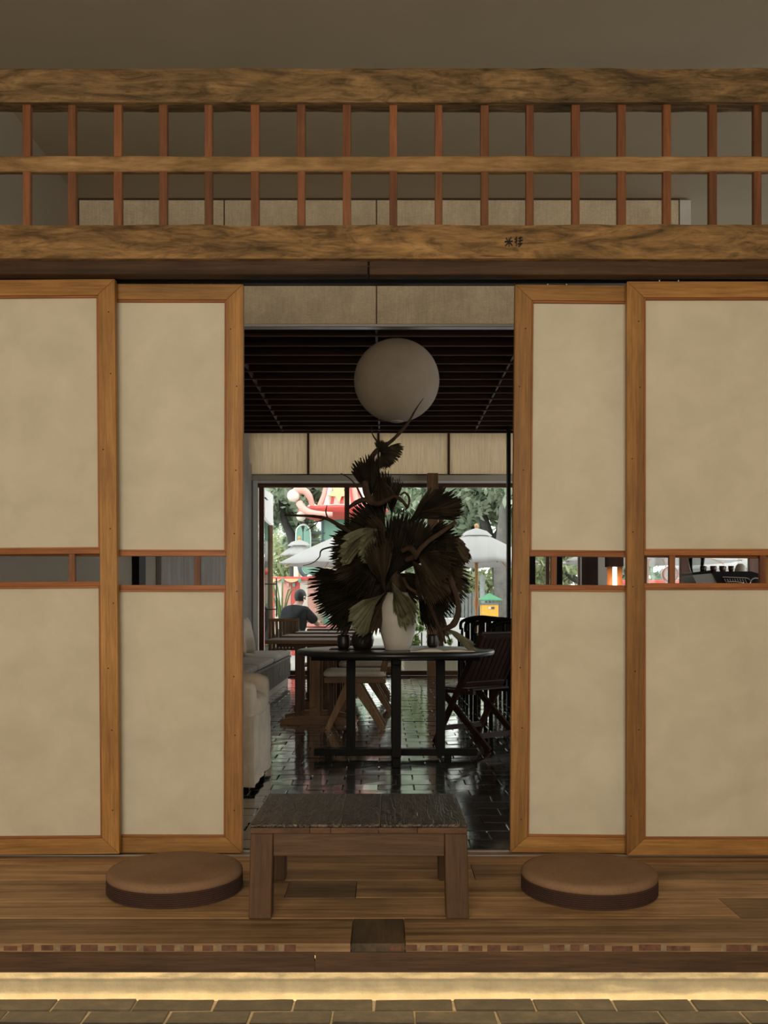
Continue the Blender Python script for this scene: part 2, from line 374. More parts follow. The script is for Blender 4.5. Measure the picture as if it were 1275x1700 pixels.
# ------------------------------------------------------------------ lattice transom above the screens
tr = thing('lattice_transom', loc=(0, 3.99, 2.42), kind='structure')
def beam(name, x0, x1, y0, y1, z0, z1, m, parent, amp=.006, wav=.012, seed=0, nx=160, ny=5, nz=8):
    """rough hewn timber: box shell with carved, wavy faces"""
    vs, fs = [], []
    ring = [(0, j / nz) for j in range(nz)] + [(i / ny, 1) for i in range(ny)] + [(1, 1 - j / nz) for j in range(nz)] + [(1 - i / ny, 0) for i in range(ny)]
    n = len(ring)
    for k in range(nx + 1):
        x = x0 + (x1 - x0) * k / nx
        top = wav * noise.noise(Vector((x * 1.3, seed, 0))) + wav * .4 * noise.noise(Vector((x * 6, seed, 3)))
        bot = wav * .5 * noise.noise(Vector((x * 1.1, seed, 9)))
        for (a, b_) in ring:
            y = y0 + (y1 - y0) * a; z = z0 + bot + (z1 + top - z0 - bot) * b_
            q = Vector((x * 9, y * 30 + seed, z * 26)); dsp = amp * (noise.noise(q) + .6 * noise.noise(q * 2.3))
            cy = (a - .5) * 2; cz = (b_ - .5) * 2; r_ = .0
            if abs(cy) > .99 and abs(cz) > .99: dsp -= .004
            y += dsp * cy; z += dsp * .6 * cz * (abs(cz) > .99)
            vs.append((x, y, z))
    for k in range(nx):
        for i in range(n): fs.append((k*n + i, k*n + (i+1) % n, (k+1)*n + (i+1) % n, (k+1)*n + i))
    fs.append(tuple(range(n))); fs.append(tuple(reversed(range(nx*n, nx*n + n))))
    o = mesh(name, vs, fs, m, parent, True)
    bm = bmesh.new(); bm.from_mesh(o.data); bmesh.ops.recalc_face_normals(bm, faces=bm.faces); bm.to_mesh(o.data); bm.free()
    for e in o.data.edges: pass
    o.data.set_sharp_from_angle(angle=R(50)); return o
def hewn_mat(name, k):
    m, nt, n, l, b = new_mat(name)
    mp = coords(n, l, (.28, 1, 1)); a = noise_node(n, l, mp, 8, 5, .65, 1.6)
    mp2 = coords(n, l, (.12, 1, 1)); f = noise_node(n, l, mp2, 80, 4, .7)
    mp3 = coords(n, l, (.22, 1, 1)); mp3.inputs['Rotation'].default_value = (0, .25, 0); g = noise_node(n, l, mp3, 20, 4, .7, 1.8)
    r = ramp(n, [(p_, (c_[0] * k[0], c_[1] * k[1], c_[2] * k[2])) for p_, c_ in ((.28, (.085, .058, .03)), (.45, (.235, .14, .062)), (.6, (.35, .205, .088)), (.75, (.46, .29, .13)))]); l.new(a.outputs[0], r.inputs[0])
    gr = ramp(n, [(.36, (.42, .42, .40)), (.52, (1, 1, 1)), (.66, (1.2, 1.14, 1.05))]); l.new(g.outputs[0], gr.inputs[0])
    c = mixc(n, l, r.outputs[0], gr.outputs[0], .8, 'MULTIPLY')
    fr = ramp(n, [(.3, (.6, .58, .55)), (.65, (1.06, 1.05, 1.03))]); l.new(f.outputs[0], fr.inputs[0])
    l.new(mixc(n, l, c, fr.outputs[0], .7, 'MULTIPLY'), b.inputs['Base Color']); b.inputs['Roughness'].default_value = .8; b.inputs['Specular IOR Level'].default_value = .2
    bump(n, l, b, g.outputs[0], .6, .012); return m
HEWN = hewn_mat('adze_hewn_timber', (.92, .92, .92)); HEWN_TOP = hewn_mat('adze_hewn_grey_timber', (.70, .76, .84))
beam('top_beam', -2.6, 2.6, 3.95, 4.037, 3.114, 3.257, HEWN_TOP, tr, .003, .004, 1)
beam('middle_rail', -2.6, 2.6, 3.965, 4.003, 2.839, 2.9035, W_BEAM('X'), tr, .0015, .004, 5)
lb = beam('lower_beam', -2.6, 2.6, 3.94, 4.03, 2.469, 2.612, HEWN, tr, .0035, .010, 9)
sp_u = [46 - 75.7 * k for k in (4, 3, 2, 1)] + [46, 121, 197, 272, 347, 424, 500.5, 576, 653, 728, 804, 879, 955, 1031, 1106, 1182, 1256] + [1256 + 75.7 * k for k in (1, 2, 3, 4)]
for i, u in enumerate(sp_u):
    x = (u - HX) / F * 3.985
    for z0, z1 in ((2.59, 2.846), (2.896, 3.12)):
        wd = .0165 + random.uniform(-.0012, .0012)
        box('spindle', x - wd, x + wd, 3.97, 3.998, z0, z1, W_SPIN, tr, .002)
# header rail in two lengths and the black sliding track
box('header_rail', -2.6, (611 - HX) / F * 3.985, 3.965, 4.02, 2.414, 2.472, W_HEAD('X'), tr, .003)
box('header_rail', (613 - HX) / F * 3.985, 2.6, 3.968, 4.02, 2.414, 2.472, W_HEAD('X'), tr, .003)
box('track', -2.6, 2.6, 4.024, 4.15, 2.428, 2.468, BLACKM, tr)
box('track', -2.6, 2.6, 4.035, 4.04, 2.42, 2.43, BLACKM, tr); box('track', -2.6, 2.6, 4.092, 4.097, 2.42, 2.43, BLACKM, tr)
# two ink marks brushed on the lower beam
INK = plain('ink', (.012, .011, .010), .8, .1)
for cx, strokes in ((845, [(-5, -7, -3, -2), (4, -8, 1, -2), (-8, 0, 7, -1), (0, -6, 0, 9), (-1, 1, -7, 8), (1, 1, 6, 7)]), (860, [(-6, -4, -2, -7), (-3, -9, -3, 8), (-6, 1, -1, -2), (1, -6, 8, -8), (4, -9, 4, 2), (1, -1, 9, -3), (0, 4, 8, 3), (1, 9, 6, 5)])):
    for (a, b_, c, d_) in strokes:
        p0 = P(cx + a * .9, 401 + b_ * .9, 3.932); p1 = P(cx + c * .9, 401 + d_ * .9, 3.932)
        bar('ink_stroke', p0, p1, .004, .006, INK, lb, (0, 1, 0), .0025)

# ------------------------------------------------------------------ sliding screens
def screen(label, x0, x1, yf, z0, z1, slot, spind, lean, seams, group='sliding paper screens'):
    T = .034; SW = .072; RW = .067; tw = .0075
    root = thing('sliding_screen', label, 'screen', ((x0 + x1) / 2, yf + T / 2, z0), group)
    y1 = yf + T
    def fr(name, pts, axis):
        o = prism(name, pts, yf, y1, W_FRAME(axis), root)
        bm = bmesh.new(); bm.from_mesh(o.data); bmesh.ops.bevel(bm, geom=bm.edges[:], offset=.0015, segments=1, affect='EDGES'); bm.to_mesh(o.data); bm.free()
    g = .0004
    fr('stile', [(x0, z0 + g), (x0 + SW - g, z0 + RW), (x0 + SW - g, z1 - RW), (x0, z1 - g)], 'Z')
    fr('stile', [(x1 - SW + g, z0 + RW), (x1, z0 + g), (x1, z1 - g), (x1 - SW + g, z1 - RW)], 'Z')
    fr('rail', [(x0 + g, z0), (x1 - g, z0), (x1 - SW, z0 + RW - g), (x0 + SW, z0 + RW - g)], 'X')
    fr('rail', [(x0 + SW, z1 - RW + g), (x1 - SW, z1 - RW + g), (x1 - g, z1), (x0 + g, z1)], 'X')
    xa, xb = x0 + SW, x1 - SW; s0, s1 = slot; mr = .02
    box('middle_rail', xa, xb, yf + .004, y1 - .003, s1, s1 + mr, W_TRIM, root, .001)
    box('middle_rail', xa, xb, yf + .004, y1 - .003, s0 - mr, s0, W_TRIM, root, .001)
    for sx in spind: box('slot_spindle', sx - .0125, sx + .0125, yf + .007, y1 - .005, s0, s1, W_SPIN, root, .001)
    for pa, pb in ((z0 + RW, s0 - mr), (s1 + mr, z1 - RW)):
        # inner beads around the paper
        for (a, b_, c, d_) in ((xa, xa + tw, pa, pb), (xb - tw, xb, pa, pb), (xa + tw, xb - tw, pa, pa + tw), (xa + tw, xb - tw, pb - tw, pb)):
            box('bead', a, b_, yf + .005, yf + .02, c, d_, W_TRIM, root, .001)
        nx, nz = 60, 70; vs, fs = [], []
        for j in range(nz + 1):
            for i in range(nx + 1):
                x = xa + .003 + (xb - xa - .006) * i / nx; z = pa + .003 + (pb - pa - .006) * j / nz
                lowk = 1 - .75 * j / nz
                k = min(1, 6 * min(i, nx - i) / nx) * min(1, 6 * min(j, nz - j) / nz)
                q = Vector((x * 3.0 + z * 1.6 + x0 * 9, z * 6.5 - x * 2.0, yf * 3 + pa))
                y = yf + .0205 + k * (.008 * lowk * noise.noise(q) + .0035 * lowk * noise.noise(q * 2.7))
                for sm in seams:
                    if x > sm: y -= .0011
                vs.append((x, y, z))
        for j in range(nz):
            for i in range(nx): a = j * (nx + 1) + i; fs.append((a, a + 1, a + nx + 2, a + nx + 1))
        mesh('paper_sheet', vs, fs, PAPER, root, True)
    for hx in (x0 + .14, x0 + .22, x1 - .22, x1 - .14):
        tube('roller_hanger', [(hx, yf + T / 2, z1 - .002), (hx, yf + T / 2, z1 + .022)], .004, STEEL, root, 8)
    for fx in (x0 + SW * .5, x1 - SW * .5):
        for fz in (.07, .2, .33, .45, .56, .69, .83, .93):
            nx_ = fx + random.uniform(-.02, .02); nz_ = z0 + (z1 - z0) * (fz + random.uniform(-.02, .02))
            tube('nail_head', [(nx_, yf - .0006, nz_), (nx_, yf + .006, nz_)], .0028, INK, root, 8)
    # the whole panel hangs slightly out of plumb
    root.rotation_euler = (0, R(lean), 0)
    return root
def zz(v, d): return H - (v - HY) / F * d
def xx(u, d): return (u - HX) / F * d
yo, yi = 4.026, 4.084
screen('tall paper screen cut off by the left edge, front of its pair', xx(198, yo) - 1.45, xx(198, yo), yo, zz(1420, yo), zz(465, yo), (zz(967, yo), zz(921, yo)), [xx(122, yo), xx(-28, yo), xx(-178, yo), xx(-328, yo)], -.45, [xx(62, yo)])
screen('paper screen left of the opening, sliding behind the left edge screen', xx(402, yi) - 1.14, xx(402, yi), yi, zz(1416, yi), zz(471, yi), (zz(971, yi), zz(923, yi)), [xx(326, yi), xx(176, yi)], .1, [xx(283, yi)])
screen('paper screen right of the opening, sliding behind the right edge screen', xx(847, yi), xx(847, yi) + 1.14, yi, zz(1417, yi), zz(474, yi), (zz(972, yi), zz(925, yi)), [xx(916, yi), xx(1066, yi)], .5, [xx(974, yi)])
screen('tall paper screen cut off by the right edge, front of its pair', xx(1041, yo), xx(1041, yo) + 1.54, yo, zz(1420, yo), zz(467, yo), (zz(968, yo), zz(922, yo)), [xx(1117, yo), xx(1268, yo), xx(1418, yo), xx(1568, yo)], 0, [xx(1160, yo)])

# ------------------------------------------------------------------ interior shell
LX, ZC, ZS, YA, YB, YW = -2.1, 3.85, 2.958, 6.6, 10.5, 15.0
fi = box('floor_interior', LX - .1, 6.5, 4.165, 15.3, -.14, -.012, plain('dark_mortar', (.035, .033, .028), .8, .2, 30)); tag(fi, kind='structure')
def coat(m, wgt, rough, ior):
    b = m.node_tree.nodes['Principled BSDF']; b.inputs['Coat Weight'].default_value = wgt; b.inputs['Coat Roughness'].default_value = rough; b.inputs['Coat IOR'].default_value = ior; return m
TILE = brick_mat('glazed_dark_brick', (.012, .014, .013), (.020, .023, .021), (.035, .038, .034), .10, .10, .9, 14)
coat(TILE, 1.0, .09, 1.8)
tm = [brick_mesh('brick', .2035, .1645, .024, .003, .0016, 20 + i) for i in range(6)]
cells = []
r_ = 0; y = 4.255
while y < 14.95:
    x = LX + .1 + (.1035 if r_ % 2 else 0)
    while x < 6.4: cells.append((x, y)); x += .2068
    y += .168; r_ += 1
def vis_size(c):
    x, y = c; u = HX + x / y * F
    return (1e3 if 395 < u < 850 else 0) + 100 / y
cells.sort(key=vis_size, reverse=True)
for (x, y) in cells[:300]:
    link_mesh('brick', tm[random.randrange(6)], (x, y, -.012 + random.uniform(-.0012, .0012)), TILE, fi)
bv, bf = [], []
for (x, y) in cells[300:]:
    k = len(bv); z = random.uniform(-.0012, .0012); a, b_, e = .1017, .0822, .003
    t = [random.uniform(-.0012, .0012) for _ in range(4)]
    bv += [(x-a, y-b_, -.02), (x+a, y-b_, -.02), (x+a, y+b_, -.02), (x-a, y+b_, -.02), (x-a, y-b_, z-e), (x+a, y-b_, z-e), (x+a, y+b_, z-e), (x-a, y+b_, z-e),
           (x-a+e, y-b_+e, z+t[0]), (x+a-e, y-b_+e, z+t[1]), (x+a-e, y+b_-e, z+t[2]), (x-a+e, y+b_-e, z+t[3])]
    for lo, hi in ((0, 4), (4, 8)):
        for i in range(4): bf.append((k+lo+i, k+lo+(i+1) % 4, k+hi+(i+1) % 4, k+hi+i))
    bf.append((k+8, k+9, k+10, k+11))
tag(mesh('brick_field', bv, bf, TILE, fi), kind='stuff')
# walls
tag(box('wall_left', LX - .12, LX, 4.17, 15.3, -.14, ZC, plain('grey_plaster', (.33, .28, .215), .85, .04, 3, .1)), kind='structure')
wr = struct('wall_right')
box('wall_base', 6.5, 6.62, 4.17, 15.3, -.14, .8, PLASTER, wr); box('wall_head', 6.5, 6.62, 4.17, 15.3, 2.9, ZC, PLASTER, wr)
for a in (4.17, 6.9, 9.6, 12.3, 14.9): box('wall_pier', 6.5, 6.62, a, a + .4, .8, 2.9, PLASTER, wr)  # out-of-view openings between the piers, added to bring more daylight indoors
tag(box('wall_front', 2.72, 6.62, 4.05, 4.17, -.14, ZC, PLASTER), kind='structure')
wp = struct('trim_3')
for i, (a, b_) in enumerate(((8.86, 10.4), (10.4, 11.95), (11.95, 13.45), (13.45, 14.9))):
    box('wall_panel', LX + .002, LX + .05, a + .002, b_ - .002, .0, 3.27, W_GREY('Z'), wp, .003)
tag(box('trim_4', LX + .002, LX + .06, 8.02, 8.24, 0, 3.27, W_BLACK('Z')), kind='structure')
# first woven bulkhead above the slatted ceiling
b1 = struct('wall_bulkhead'); xs = [LX + .005, xx(372, YA), xx(625, YA), xx(878, YA), xx(1128, YA)]
for a, b_ in zip(xs[:-1], xs[1:]):
    box('cloth_panel', a + .004, b_ - .004, YA + .004, YA + .03, ZS + .03, 3.838, FAB_BAND, b1, .002)
for a in xs: box('seam_strip', a - .004, a + .004, YA + .006, YA + .025, ZS + .03, 3.838, plain('seam_brown', (.05, .03, .02), .7), b1)
box('top_strip', xs[0], xs[-1], YA + .002, YA + .03, 3.838, 3.849, plain('seam_brown', (.05, .03, .02), .7), b1)
box('backing', xs[0], xs[-1] + .08, YA + .03, YA + .1, ZS + .02, ZC - .002, PLASTER, b1)
box('return_panel', xs[-1] + .004, xs[-1] + .08, YA + .004, YA + .03, ZS + .03, 3.838, plain('white_paint', (.7, .7, .68), .6, .03), b1)
box('bottom_rail', xs[0], xs[-1] + .08, YA - .006, YA + .06, ZS + .008, ZS + .03, STEEL, b1, .003)
# slatted ceiling
cs = struct('ceiling_slatted')
box('ceiling_board', xs[0], xs[-1] + .08, YA + .1, YB, ZS + .26, ZS + .30, W_SLAT('X'), cs)
y = 6.80
while y < YB:
    sl = box('slat', xs[0], xs[-1] + .06, y - .006, y + .006, ZS + .006, ZS + .2, W_SLAT('X'), cs, .001); box('slat_lit_edge', xs[0], xs[-1] + .06, y - .006, y + .006, ZS, ZS + .006, W_WIN('X'), sl, .001); y += .256  # lower edge in lighter wood, painting in the light it catches
for u in (-1.106, -.055, .99):
    box('batten', u - .008, u + .008, YA + .1, YB, ZS + .012, ZS + .05, W_WIN('Y'), cs)
box('end_fascia', xs[0], xs[-1] + .08, YB, YB + .03, ZS - .005, ZC - .002, W_SLAT('X'), cs)
box('side_fascia', xs[-1] + .05, xs[-1] + .08, YA + .1, YB, ZS - .005, ZC - .002, PLASTER, cs)
# window wall
wb = struct('wall_window')
box('jamb', LX, xx(428, YW), YW - .05, YW + .12, 0, 3.06, BEIGE, wb); box('jamb_reveal', xx(421, YW), xx(427.5, YW), YW - .07, YW - .05, 0, 3.03, plain('white_paint', (.7, .7, .68), .6, .03), wb)
box('header', LX, 6.5, YW - .1, YW + .12, 3.02, 3.10, BEIGE, wb, .004); box('header_reveal', LX, 6.5, YW - .04, YW + .1, 2.985, 3.02, plain('white_paint', (.7, .7, .68), .6, .03), wb)
box('chrome_strip', LX, 6.5, YW - .12, YW - .06, 3.10, 3.115, CHROME, wb)  # thin chrome strip between the header and the cloth
box('clerestory_pane', LX, 6.5, YW + .05, YW + .056, 3.10, ZC, GLASS, wb)
x = xx(512, YW) - 1.09
while x < 6.4:
    a = max(x, LX + .005); b_ = min(x + 1.09, 6.49)
    box('cloth_panel', a + .01, b_ - .01, YW - .04, YW - .015, 3.115, ZC - .002, BLIND, wb)
    box('seam_batten', b_ - .018, b_ + .018, YW - .05, YW - .004, 3.115, ZC - .002, W_WIN('Z'), wb); x += 1.09
win = struct('window_1'); zt = zz(808, YW)
box('head', xx(428, YW), 6.5, YW - .02, YW + .06, zz(809, YW), 2.985, W_WIN('X'), win); box('sill', xx(428, YW), 6.5, YW - .02, YW + .08, 0, .07, W_WIN('X'), win)
for u0, u1 in ((430, 438), (572, 580), (728, 736), (906, 912), (960, 966), (1129, 1149), (1243, 1262)):
    box('mullion', xx(u0, YW), xx(u1, YW), YW - .02, YW + .06, .0, zt, W_WIN('Z'), win, .004)
for a, b_ in ((439, 572), (580, 728), (736, 906), (912, 960), (966, 1129), (1149, 1243), (1262, 1262 + 70)):
    box('pane', xx(a, YW), xx(b_, YW), YW + .015, YW + .021, .07, zt, GLASS, win)
tag(box('column', xx(709, 14.75), xx(727, 14.75), 14.66, 14.84, 0, 3.10, W_TEAK('Z'), None, .004), kind='structure')
for u0, u1, d, mt in ((842.5, 848, 10.3, W_BLACK), (873, 889, 10.3, W_BLACK), (922, 934, 10.3, W_BLACK), (966, 993, 10.3, W_REDDARK)):
    tag(box('post', xx(u0, d), xx(u1, d), d, d + .1, 0, ZS + .1, mt('Z'), None, .003), kind='structure')
tag(box('plaster_pier', xx(993, 12.0), xx(1007.5, 12.0), 12.0, 12.15, 0, ZC - .002, PLASTER, None, .004), kind='structure')

# ------------------------------------------------------------------ low bench on the deck
def low_bench():
    t = thing('low_bench', 'low dark walnut bench with thick square legs on the deck', 'bench', (xx(595, 3.25), 3.48, 0))
    x0, x1 = xx(415, 3.22), xx(776, 3.22); zt = .3195
    cuts = [x0, xx(566, 3.22), xx(632, 3.3), x1]
    def top_mat():
        m, nt, n, l, b = new_mat('embossed_dark_top'); mp = coords(n, l, (1, .16, 1)); a = noise_node(n, l, mp, 60, 3, .55, 1.4); c = noise_node(n, l, mp, 9, 3, .6, 1)
        r = ramp(n, [(.36, (.010, .007, .005)), (.5, (.03, .02, .013)), (.62, (.10, .075, .055))]); l.new(a.outputs[0], r.inputs[0])
        r2 = ramp(n, [(.35, (.6, .6, .6)), (.65, (1.1, 1.1, 1.1))]); l.new(c.outputs[0], r2.inputs[0])
        l.new(mixc(n, l, r.outputs[0], r2.outputs[0], .8, 'MULTIPLY'), b.inputs['Base Color']); b.inputs['Roughness'].default_value = .33; b.inputs['Specular IOR Level'].default_value = .55
        bump(n, l, b, a.outputs[0], .9, .006); return m
    TM = top_mat()
    EDGE = W_LOW
    for i in range(3):
        box('top_board', cuts[i] + .0006, cuts[i + 1] - .0006, 3.222, 3.752, zt - .012, zt, TM, t, .002)
    for i, (a, b_) in enumerate(zip([x0, x0 + .2, x0 + .27, x0 + .43, x0 + .56], [x0 + .2, x0 + .27, x0 + .43, x0 + .56, x1])):
        box('top_edge', a, b_ - .0006, 3.22, 3.75, zt - .032, zt - .0125, wood('bench_edge', (.07, .032, .014), (.125, .062, .028), (.18, .095, .045), .55, 60, 14, .3, .3, .4, .2, .3)('X'), t, .0015)
    lw = .076; zb = zt - .0325
    apm = W_LOW
    for xa, s in ((x0, 1), (x1, -1)):
        for yf, lean in ((3.225, 1), (3.68, -1)):
            a = xa if s > 0 else xa - lw
            a0 = a - s * .006
            y0, y1 = yf, yf + .072
            vs = [(a0, y0, 0), (a0 + lw, y0, 0), (a0 + lw, y1, 0), (a0, y1, 0), (a, y0, zb), (a + lw, y0, zb), (a + lw, y1, zb), (a, y1, zb)]
            o = mesh('leg', vs, [(3, 2, 1, 0), (4, 5, 6, 7), (0, 1, 5, 4), (1, 2, 6, 5), (2, 3, 7, 6), (3, 0, 4, 7)], W_LOW('Z'), t)
            bm = bmesh.new(); bm.from_mesh(o.data); bmesh.ops.bevel(bm, geom=bm.edges[:], offset=.003, segments=1, affect='EDGES'); bm.to_mesh(o.data); bm.free()
    za = zz(1421, 3.235)
    box('apron', x0 + lw, x1 - lw, 3.232, 3.272, za, zb, W_LOW('X'), t, .002); box('apron', x0 + lw, x1 - lw, 3.71, 3.745, za, zb, W_LOW('X'), t, .002)
    box('apron', x0 + .01, x0 + .05, 3.297, 3.68, za, zb, W_LOW('Y'), t, .002); box('apron', x1 - .05, x1 - .01, 3.297, 3.68, za, zb, W_LOW('Y'), t, .002)
low_bench()
def floor_cushion(label, x, y, r=.2475):
    t = thing('floor_cushion', label, 'cushion', (x, y, 0), 'round floor cushions on the deck')
    prof = [(r * .93, 0), (r * .985, .003)]
    n = 7; z0, z1 = .004, .054
    for i in range(n):
        for k in range(6):
            a = k / 6; prof.append((r * (.952 + .048 * math.sin(math.pi * a)), z0 + (z1 - z0) * (i + a) / n))
    prof.append((r * .97, z1))
    lathe('pleated_side', prof, (x, y, 0), PLEAT, t, 72, True, True, True)
    prof = [(r * .96, .053), (r * .993, .056), (r * 1.0, .064), (r * .992, .074), (r * .965, .0815), (r * .9, .0855), (r * .7, .0875), (r * .4, .088), (r * .05, .088), (0.001, .088)]
    lathe('top_cover', prof, (x, y, 0), SUEDE, t, 72, True, True, False)
floor_cushion('round brown floor cushion with pleated side, left of the low bench', xx(291, 3.567), 3.567)
floor_cushion('round brown floor cushion with pleated side, right of the low bench', xx(977.5, 3.55), 3.55)

# ------------------------------------------------------------------ round table and what stands on it
TX, TY, TZ = xx(657, 6.68), 6.68, .757
t = thing('round_table', 'black round table with slender posts and cross base', 'table', (TX, TY, 0))
rr = .682
lathe('table_top', [(rr - .03, -.036), (rr - .006, -.03), (rr, -.018), (rr - .002, -.006), (rr - .01, 0), (.3, 0), (.002, 0)], (TX, TY, TZ), plain('black_table_top', (.014, .013, .013), .33, .15, 9, .08), t, 96, True)
box('apron', TX - .585, TX + .585, TY - .03, TY + .03, TZ - .078, TZ - .036, W_BLACK, t, .003); box('apron', TX - .03, TX + .03, TY - .5, TY + .5, TZ - .078, TZ - .037, W_BLACK, t, .003)
box('base_bar', TX - .565, TX + .565, TY - .03, TY + .03, .022, .068, W_BLACK, t, .003); box('base_bar', TX - .028, TX + .028, TY - .40, TY + .40, .0, .062, W_BLACK, t, .003)
for sx, sy in ((-.31, 0), (.31, 0), (0, -.33), (0, .33)):
    box('post', TX + sx - .031, TX + sx + .031, TY + sy - .031, TY + sy + .031, .02 if sx else .06, TZ - .078, W_BLACK, t, .003)
for sx in (-.465, .36): box('foot', TX + sx - .025, TX + sx + .025, TY - .025, TY + .025, 0, .023, W_BLACK, t)
# vase
vz = TZ; vx, vy = xx(660, 6.55), 6.55
vp = [(.078, 0), (.086, .004), (.10, .06), (.118, .12), (.1295, .19), (.131, .235), (.124, .285), (.108, .33), (.088, .362), (.075, .378), (.072, .392), (.066, .392), (.068, .375), (.06, .34)]
tag(lathe('vase', vp, (vx, vy, vz), CERAMIC, None, 64), 'off-white ceramic vase in the middle of the round table', 'vase')
# cups, small pot, tray, book, fallen leaf
def cup(u, v0, v1, d, rt, label, handle=False):
    h = (v1 - v0) / F * d; c = (xx(u, d), d, TZ + .004)
    prof = [(rt * .72, 0), (rt * .95, h * .2), (rt, h * .5), (rt * .97, h * .85), (rt * .93, h), (rt * .86, h), (rt * .88, h * .8), (rt * .8, h * .15), (.001, h * .12)]
    o = lathe('cup', prof, c, CUPM, None, 32); return tag(o, label, 'cup', 'dark cups on the round table')
tag(box('serving_tray', xx(548, 6.68), xx(640, 6.68), 6.55, 6.80, TZ, TZ + .006, W_BLACK, None, .002), 'thin dark wooden tray under the cup on the round table', 'tray')
cup(570.5, 1049, 1072, 6.66, .045, 'dark rounded cup on the tray at the left of the vase'); 
o = cup(718, 1046, 1068, 6.85, .038, 'dark straight cup between the vase and the drooping stems')
pr = [(.055, 0), (.07, .02), (.078, .06), (.07, .1), (.05, .125), (.045, .14), (.038, .14), (.05, .1), (.001, .02)]
tag(lathe('pot', pr, (xx(602, 6.62), 6.62, TZ + .006), CUPM, None, 36), 'small black pot with a leaf on the tray beside the vase', 'pot')
bk = thing('open_book', 'open book with cream pages on the right of the round table', 'book', (xx(730, 6.3), 6.3, TZ))
def page_block(name, x0, x1, y0, y1, up):
    vs, fs = [], []; n = 12
    for i in range(n + 1):
        a = i / n; x = x0 + (x1 - x0) * a; z = TZ + .004 + .016 * (math.sin(math.pi * min(1, a * 1.15 + .05)) ** .6 if a < .8 else max(0.1, math.sin(math.pi * min(1, a * 1.15 + .05))) ** .6) * up
        for yy in (y0, y1): vs += [(x, yy, TZ + .003), (x, yy, z)]
    for i in range(n):
        k = i * 4
        fs += [(k+1, k+5, k+7, k+3), (k, k+1, k+3, k+2)] if i == 0 else [(k+1, k+5, k+7, k+3)]
        fs += [(k, k+4, k+5, k+1), (k+2, k+3, k+7, k+6), (k, k+2, k+6, k+4)]
    k = n * 4; fs.append((k, k+2, k+3, k+1))
    return mesh(name, vs, fs, PAGE, bk, False)
bx = xx(735, 6.3)
page_block('page_block', bx, bx - .215, 6.20, 6.42, 1.0); page_block('page_block', bx, bx + .20, 6.20, 6.42, .75)
box('book_cover', bx - .22, bx + .205, 6.195, 6.425, TZ, TZ + .003, plain('book_cover', (.05, .04, .03), .7), bk)

# ------------------------------------------------------------------ dried palm arrangement
ar = thing('dried_palm_arrangement', 'big dried fan palm arrangement with bare branches rising from the white vase', 'dried plant', (vx, vy, vz + .2))
def fan(base, tip, spread, m, d0=6.6, d1=None, droop=.1, ribs=34, tilt=.35, cup_=.12, seed=0, roll=0.0, tooth=.07, name='palm_leaf', twist=0.0, stemw=.010):
    """pleated fan leaf from pixel base to pixel tip; spread = half angle in degrees"""
    rnd = random.Random(seed * 13 + 5)
    d1 = d0 if d1 is None else d1
    b = P(*base, d0); e = P(*tip, d1); u = (e - b); L = u.length; u.normalize()
    nrm = Vector((0, -1, 0)); v = u.cross(nrm).normalized(); nrm = v.cross(u).normalized()
    rot = Matrix.Rotation(R(roll), 3, u); v = rot @ v; nrm = rot @ nrm
    S = R(spread); K = 10; vs, fs = [], []
    lens = []
    for i in range(ribs + 1):
        a = -1 + 2 * i / ribs
        ln = 1 - .16 * abs(a) ** 2.2 + .05 * noise.noise(Vector((a * 2.5, seed, .3)))
        if i % 2: ln -= tooth * rnd.uniform(.5, 1.5)
        else: ln += rnd.uniform(-.05, .05)
        ln -= .10 * max(0, noise.noise(Vector((i * .43, seed * 3.1, 4)))) ** .7
        lens.append(ln * L)
    for i in range(ribs + 1):
        a = -1 + 2 * i / ribs; th = a * S
        curlv = rnd.uniform(-.05, .05)
        for k in range(K + 1):
            s = k / K; rr_ = max(lens[i] * s, .0)
            # the blade stays narrow near the stalk then opens
            op = .35 + .65 * min(1, s * 1.7)
            ang = th * op
            dirv = u * math.cos(ang) + v * math.sin(ang)
            p = b + dirv * rr_
            pl = (1 if i % 2 else -1) * .008 * min(1, s * 2.2) * (L / .4)
            p += nrm * (pl - cup_ * L * (a * a) * s + .06 * L * noise.noise(Vector((a * 1.6 + seed, s * 2.2, seed))) + curlv * L * max(0, s - .6))
            p += nrm * (tilt * L * s * s) * .5
            p.z -= droop * L * s ** 2.4
            vs.append(p)
    for i in range(ribs):
        for k in range(K):
            if i % 2 == 0 and i % 4 == 2 and k >= K - 1: continue
            a = i * (K + 1) + k; fs.append((a, a + 1, a + K + 2, a + K + 1))
    o = mesh(name, vs, fs, m, ar, False); ca = o.data.color_attributes.new('rib', 'FLOAT_COLOR', 'POINT')
    rv = [rnd.uniform(.55, 1.5) for _ in range(ribs + 1)]
    ca.data.foreach_set('color', [c for i in range(ribs + 1) for k in range(K + 1) for c in (rv[i], rv[i], rv[i] * .96, 1)]); return o
def stem(pts, rad, m=None, name='stem', seg=9, n=8):
    c = spline([P(*p) for p in pts], n); N = len(c)
    if not hasattr(rad, '__len__'): rad = [rad] * 2
    rs = []
    for i in range(N):
        s = i / (N - 1) * (len(rad) - 1); k = min(int(s), len(rad) - 2); f = s - k
        rs.append((rad[k] * (1 - f) + rad[k + 1] * f) * (1 + .12 * noise.noise(Vector((i * .6, rad[0] * 900, 0)))))
    return tube(name, c, rs, m or W_BRANCH('Z'), ar, seg)
D, B, O = PALM_D, PALM_B, PALM_O
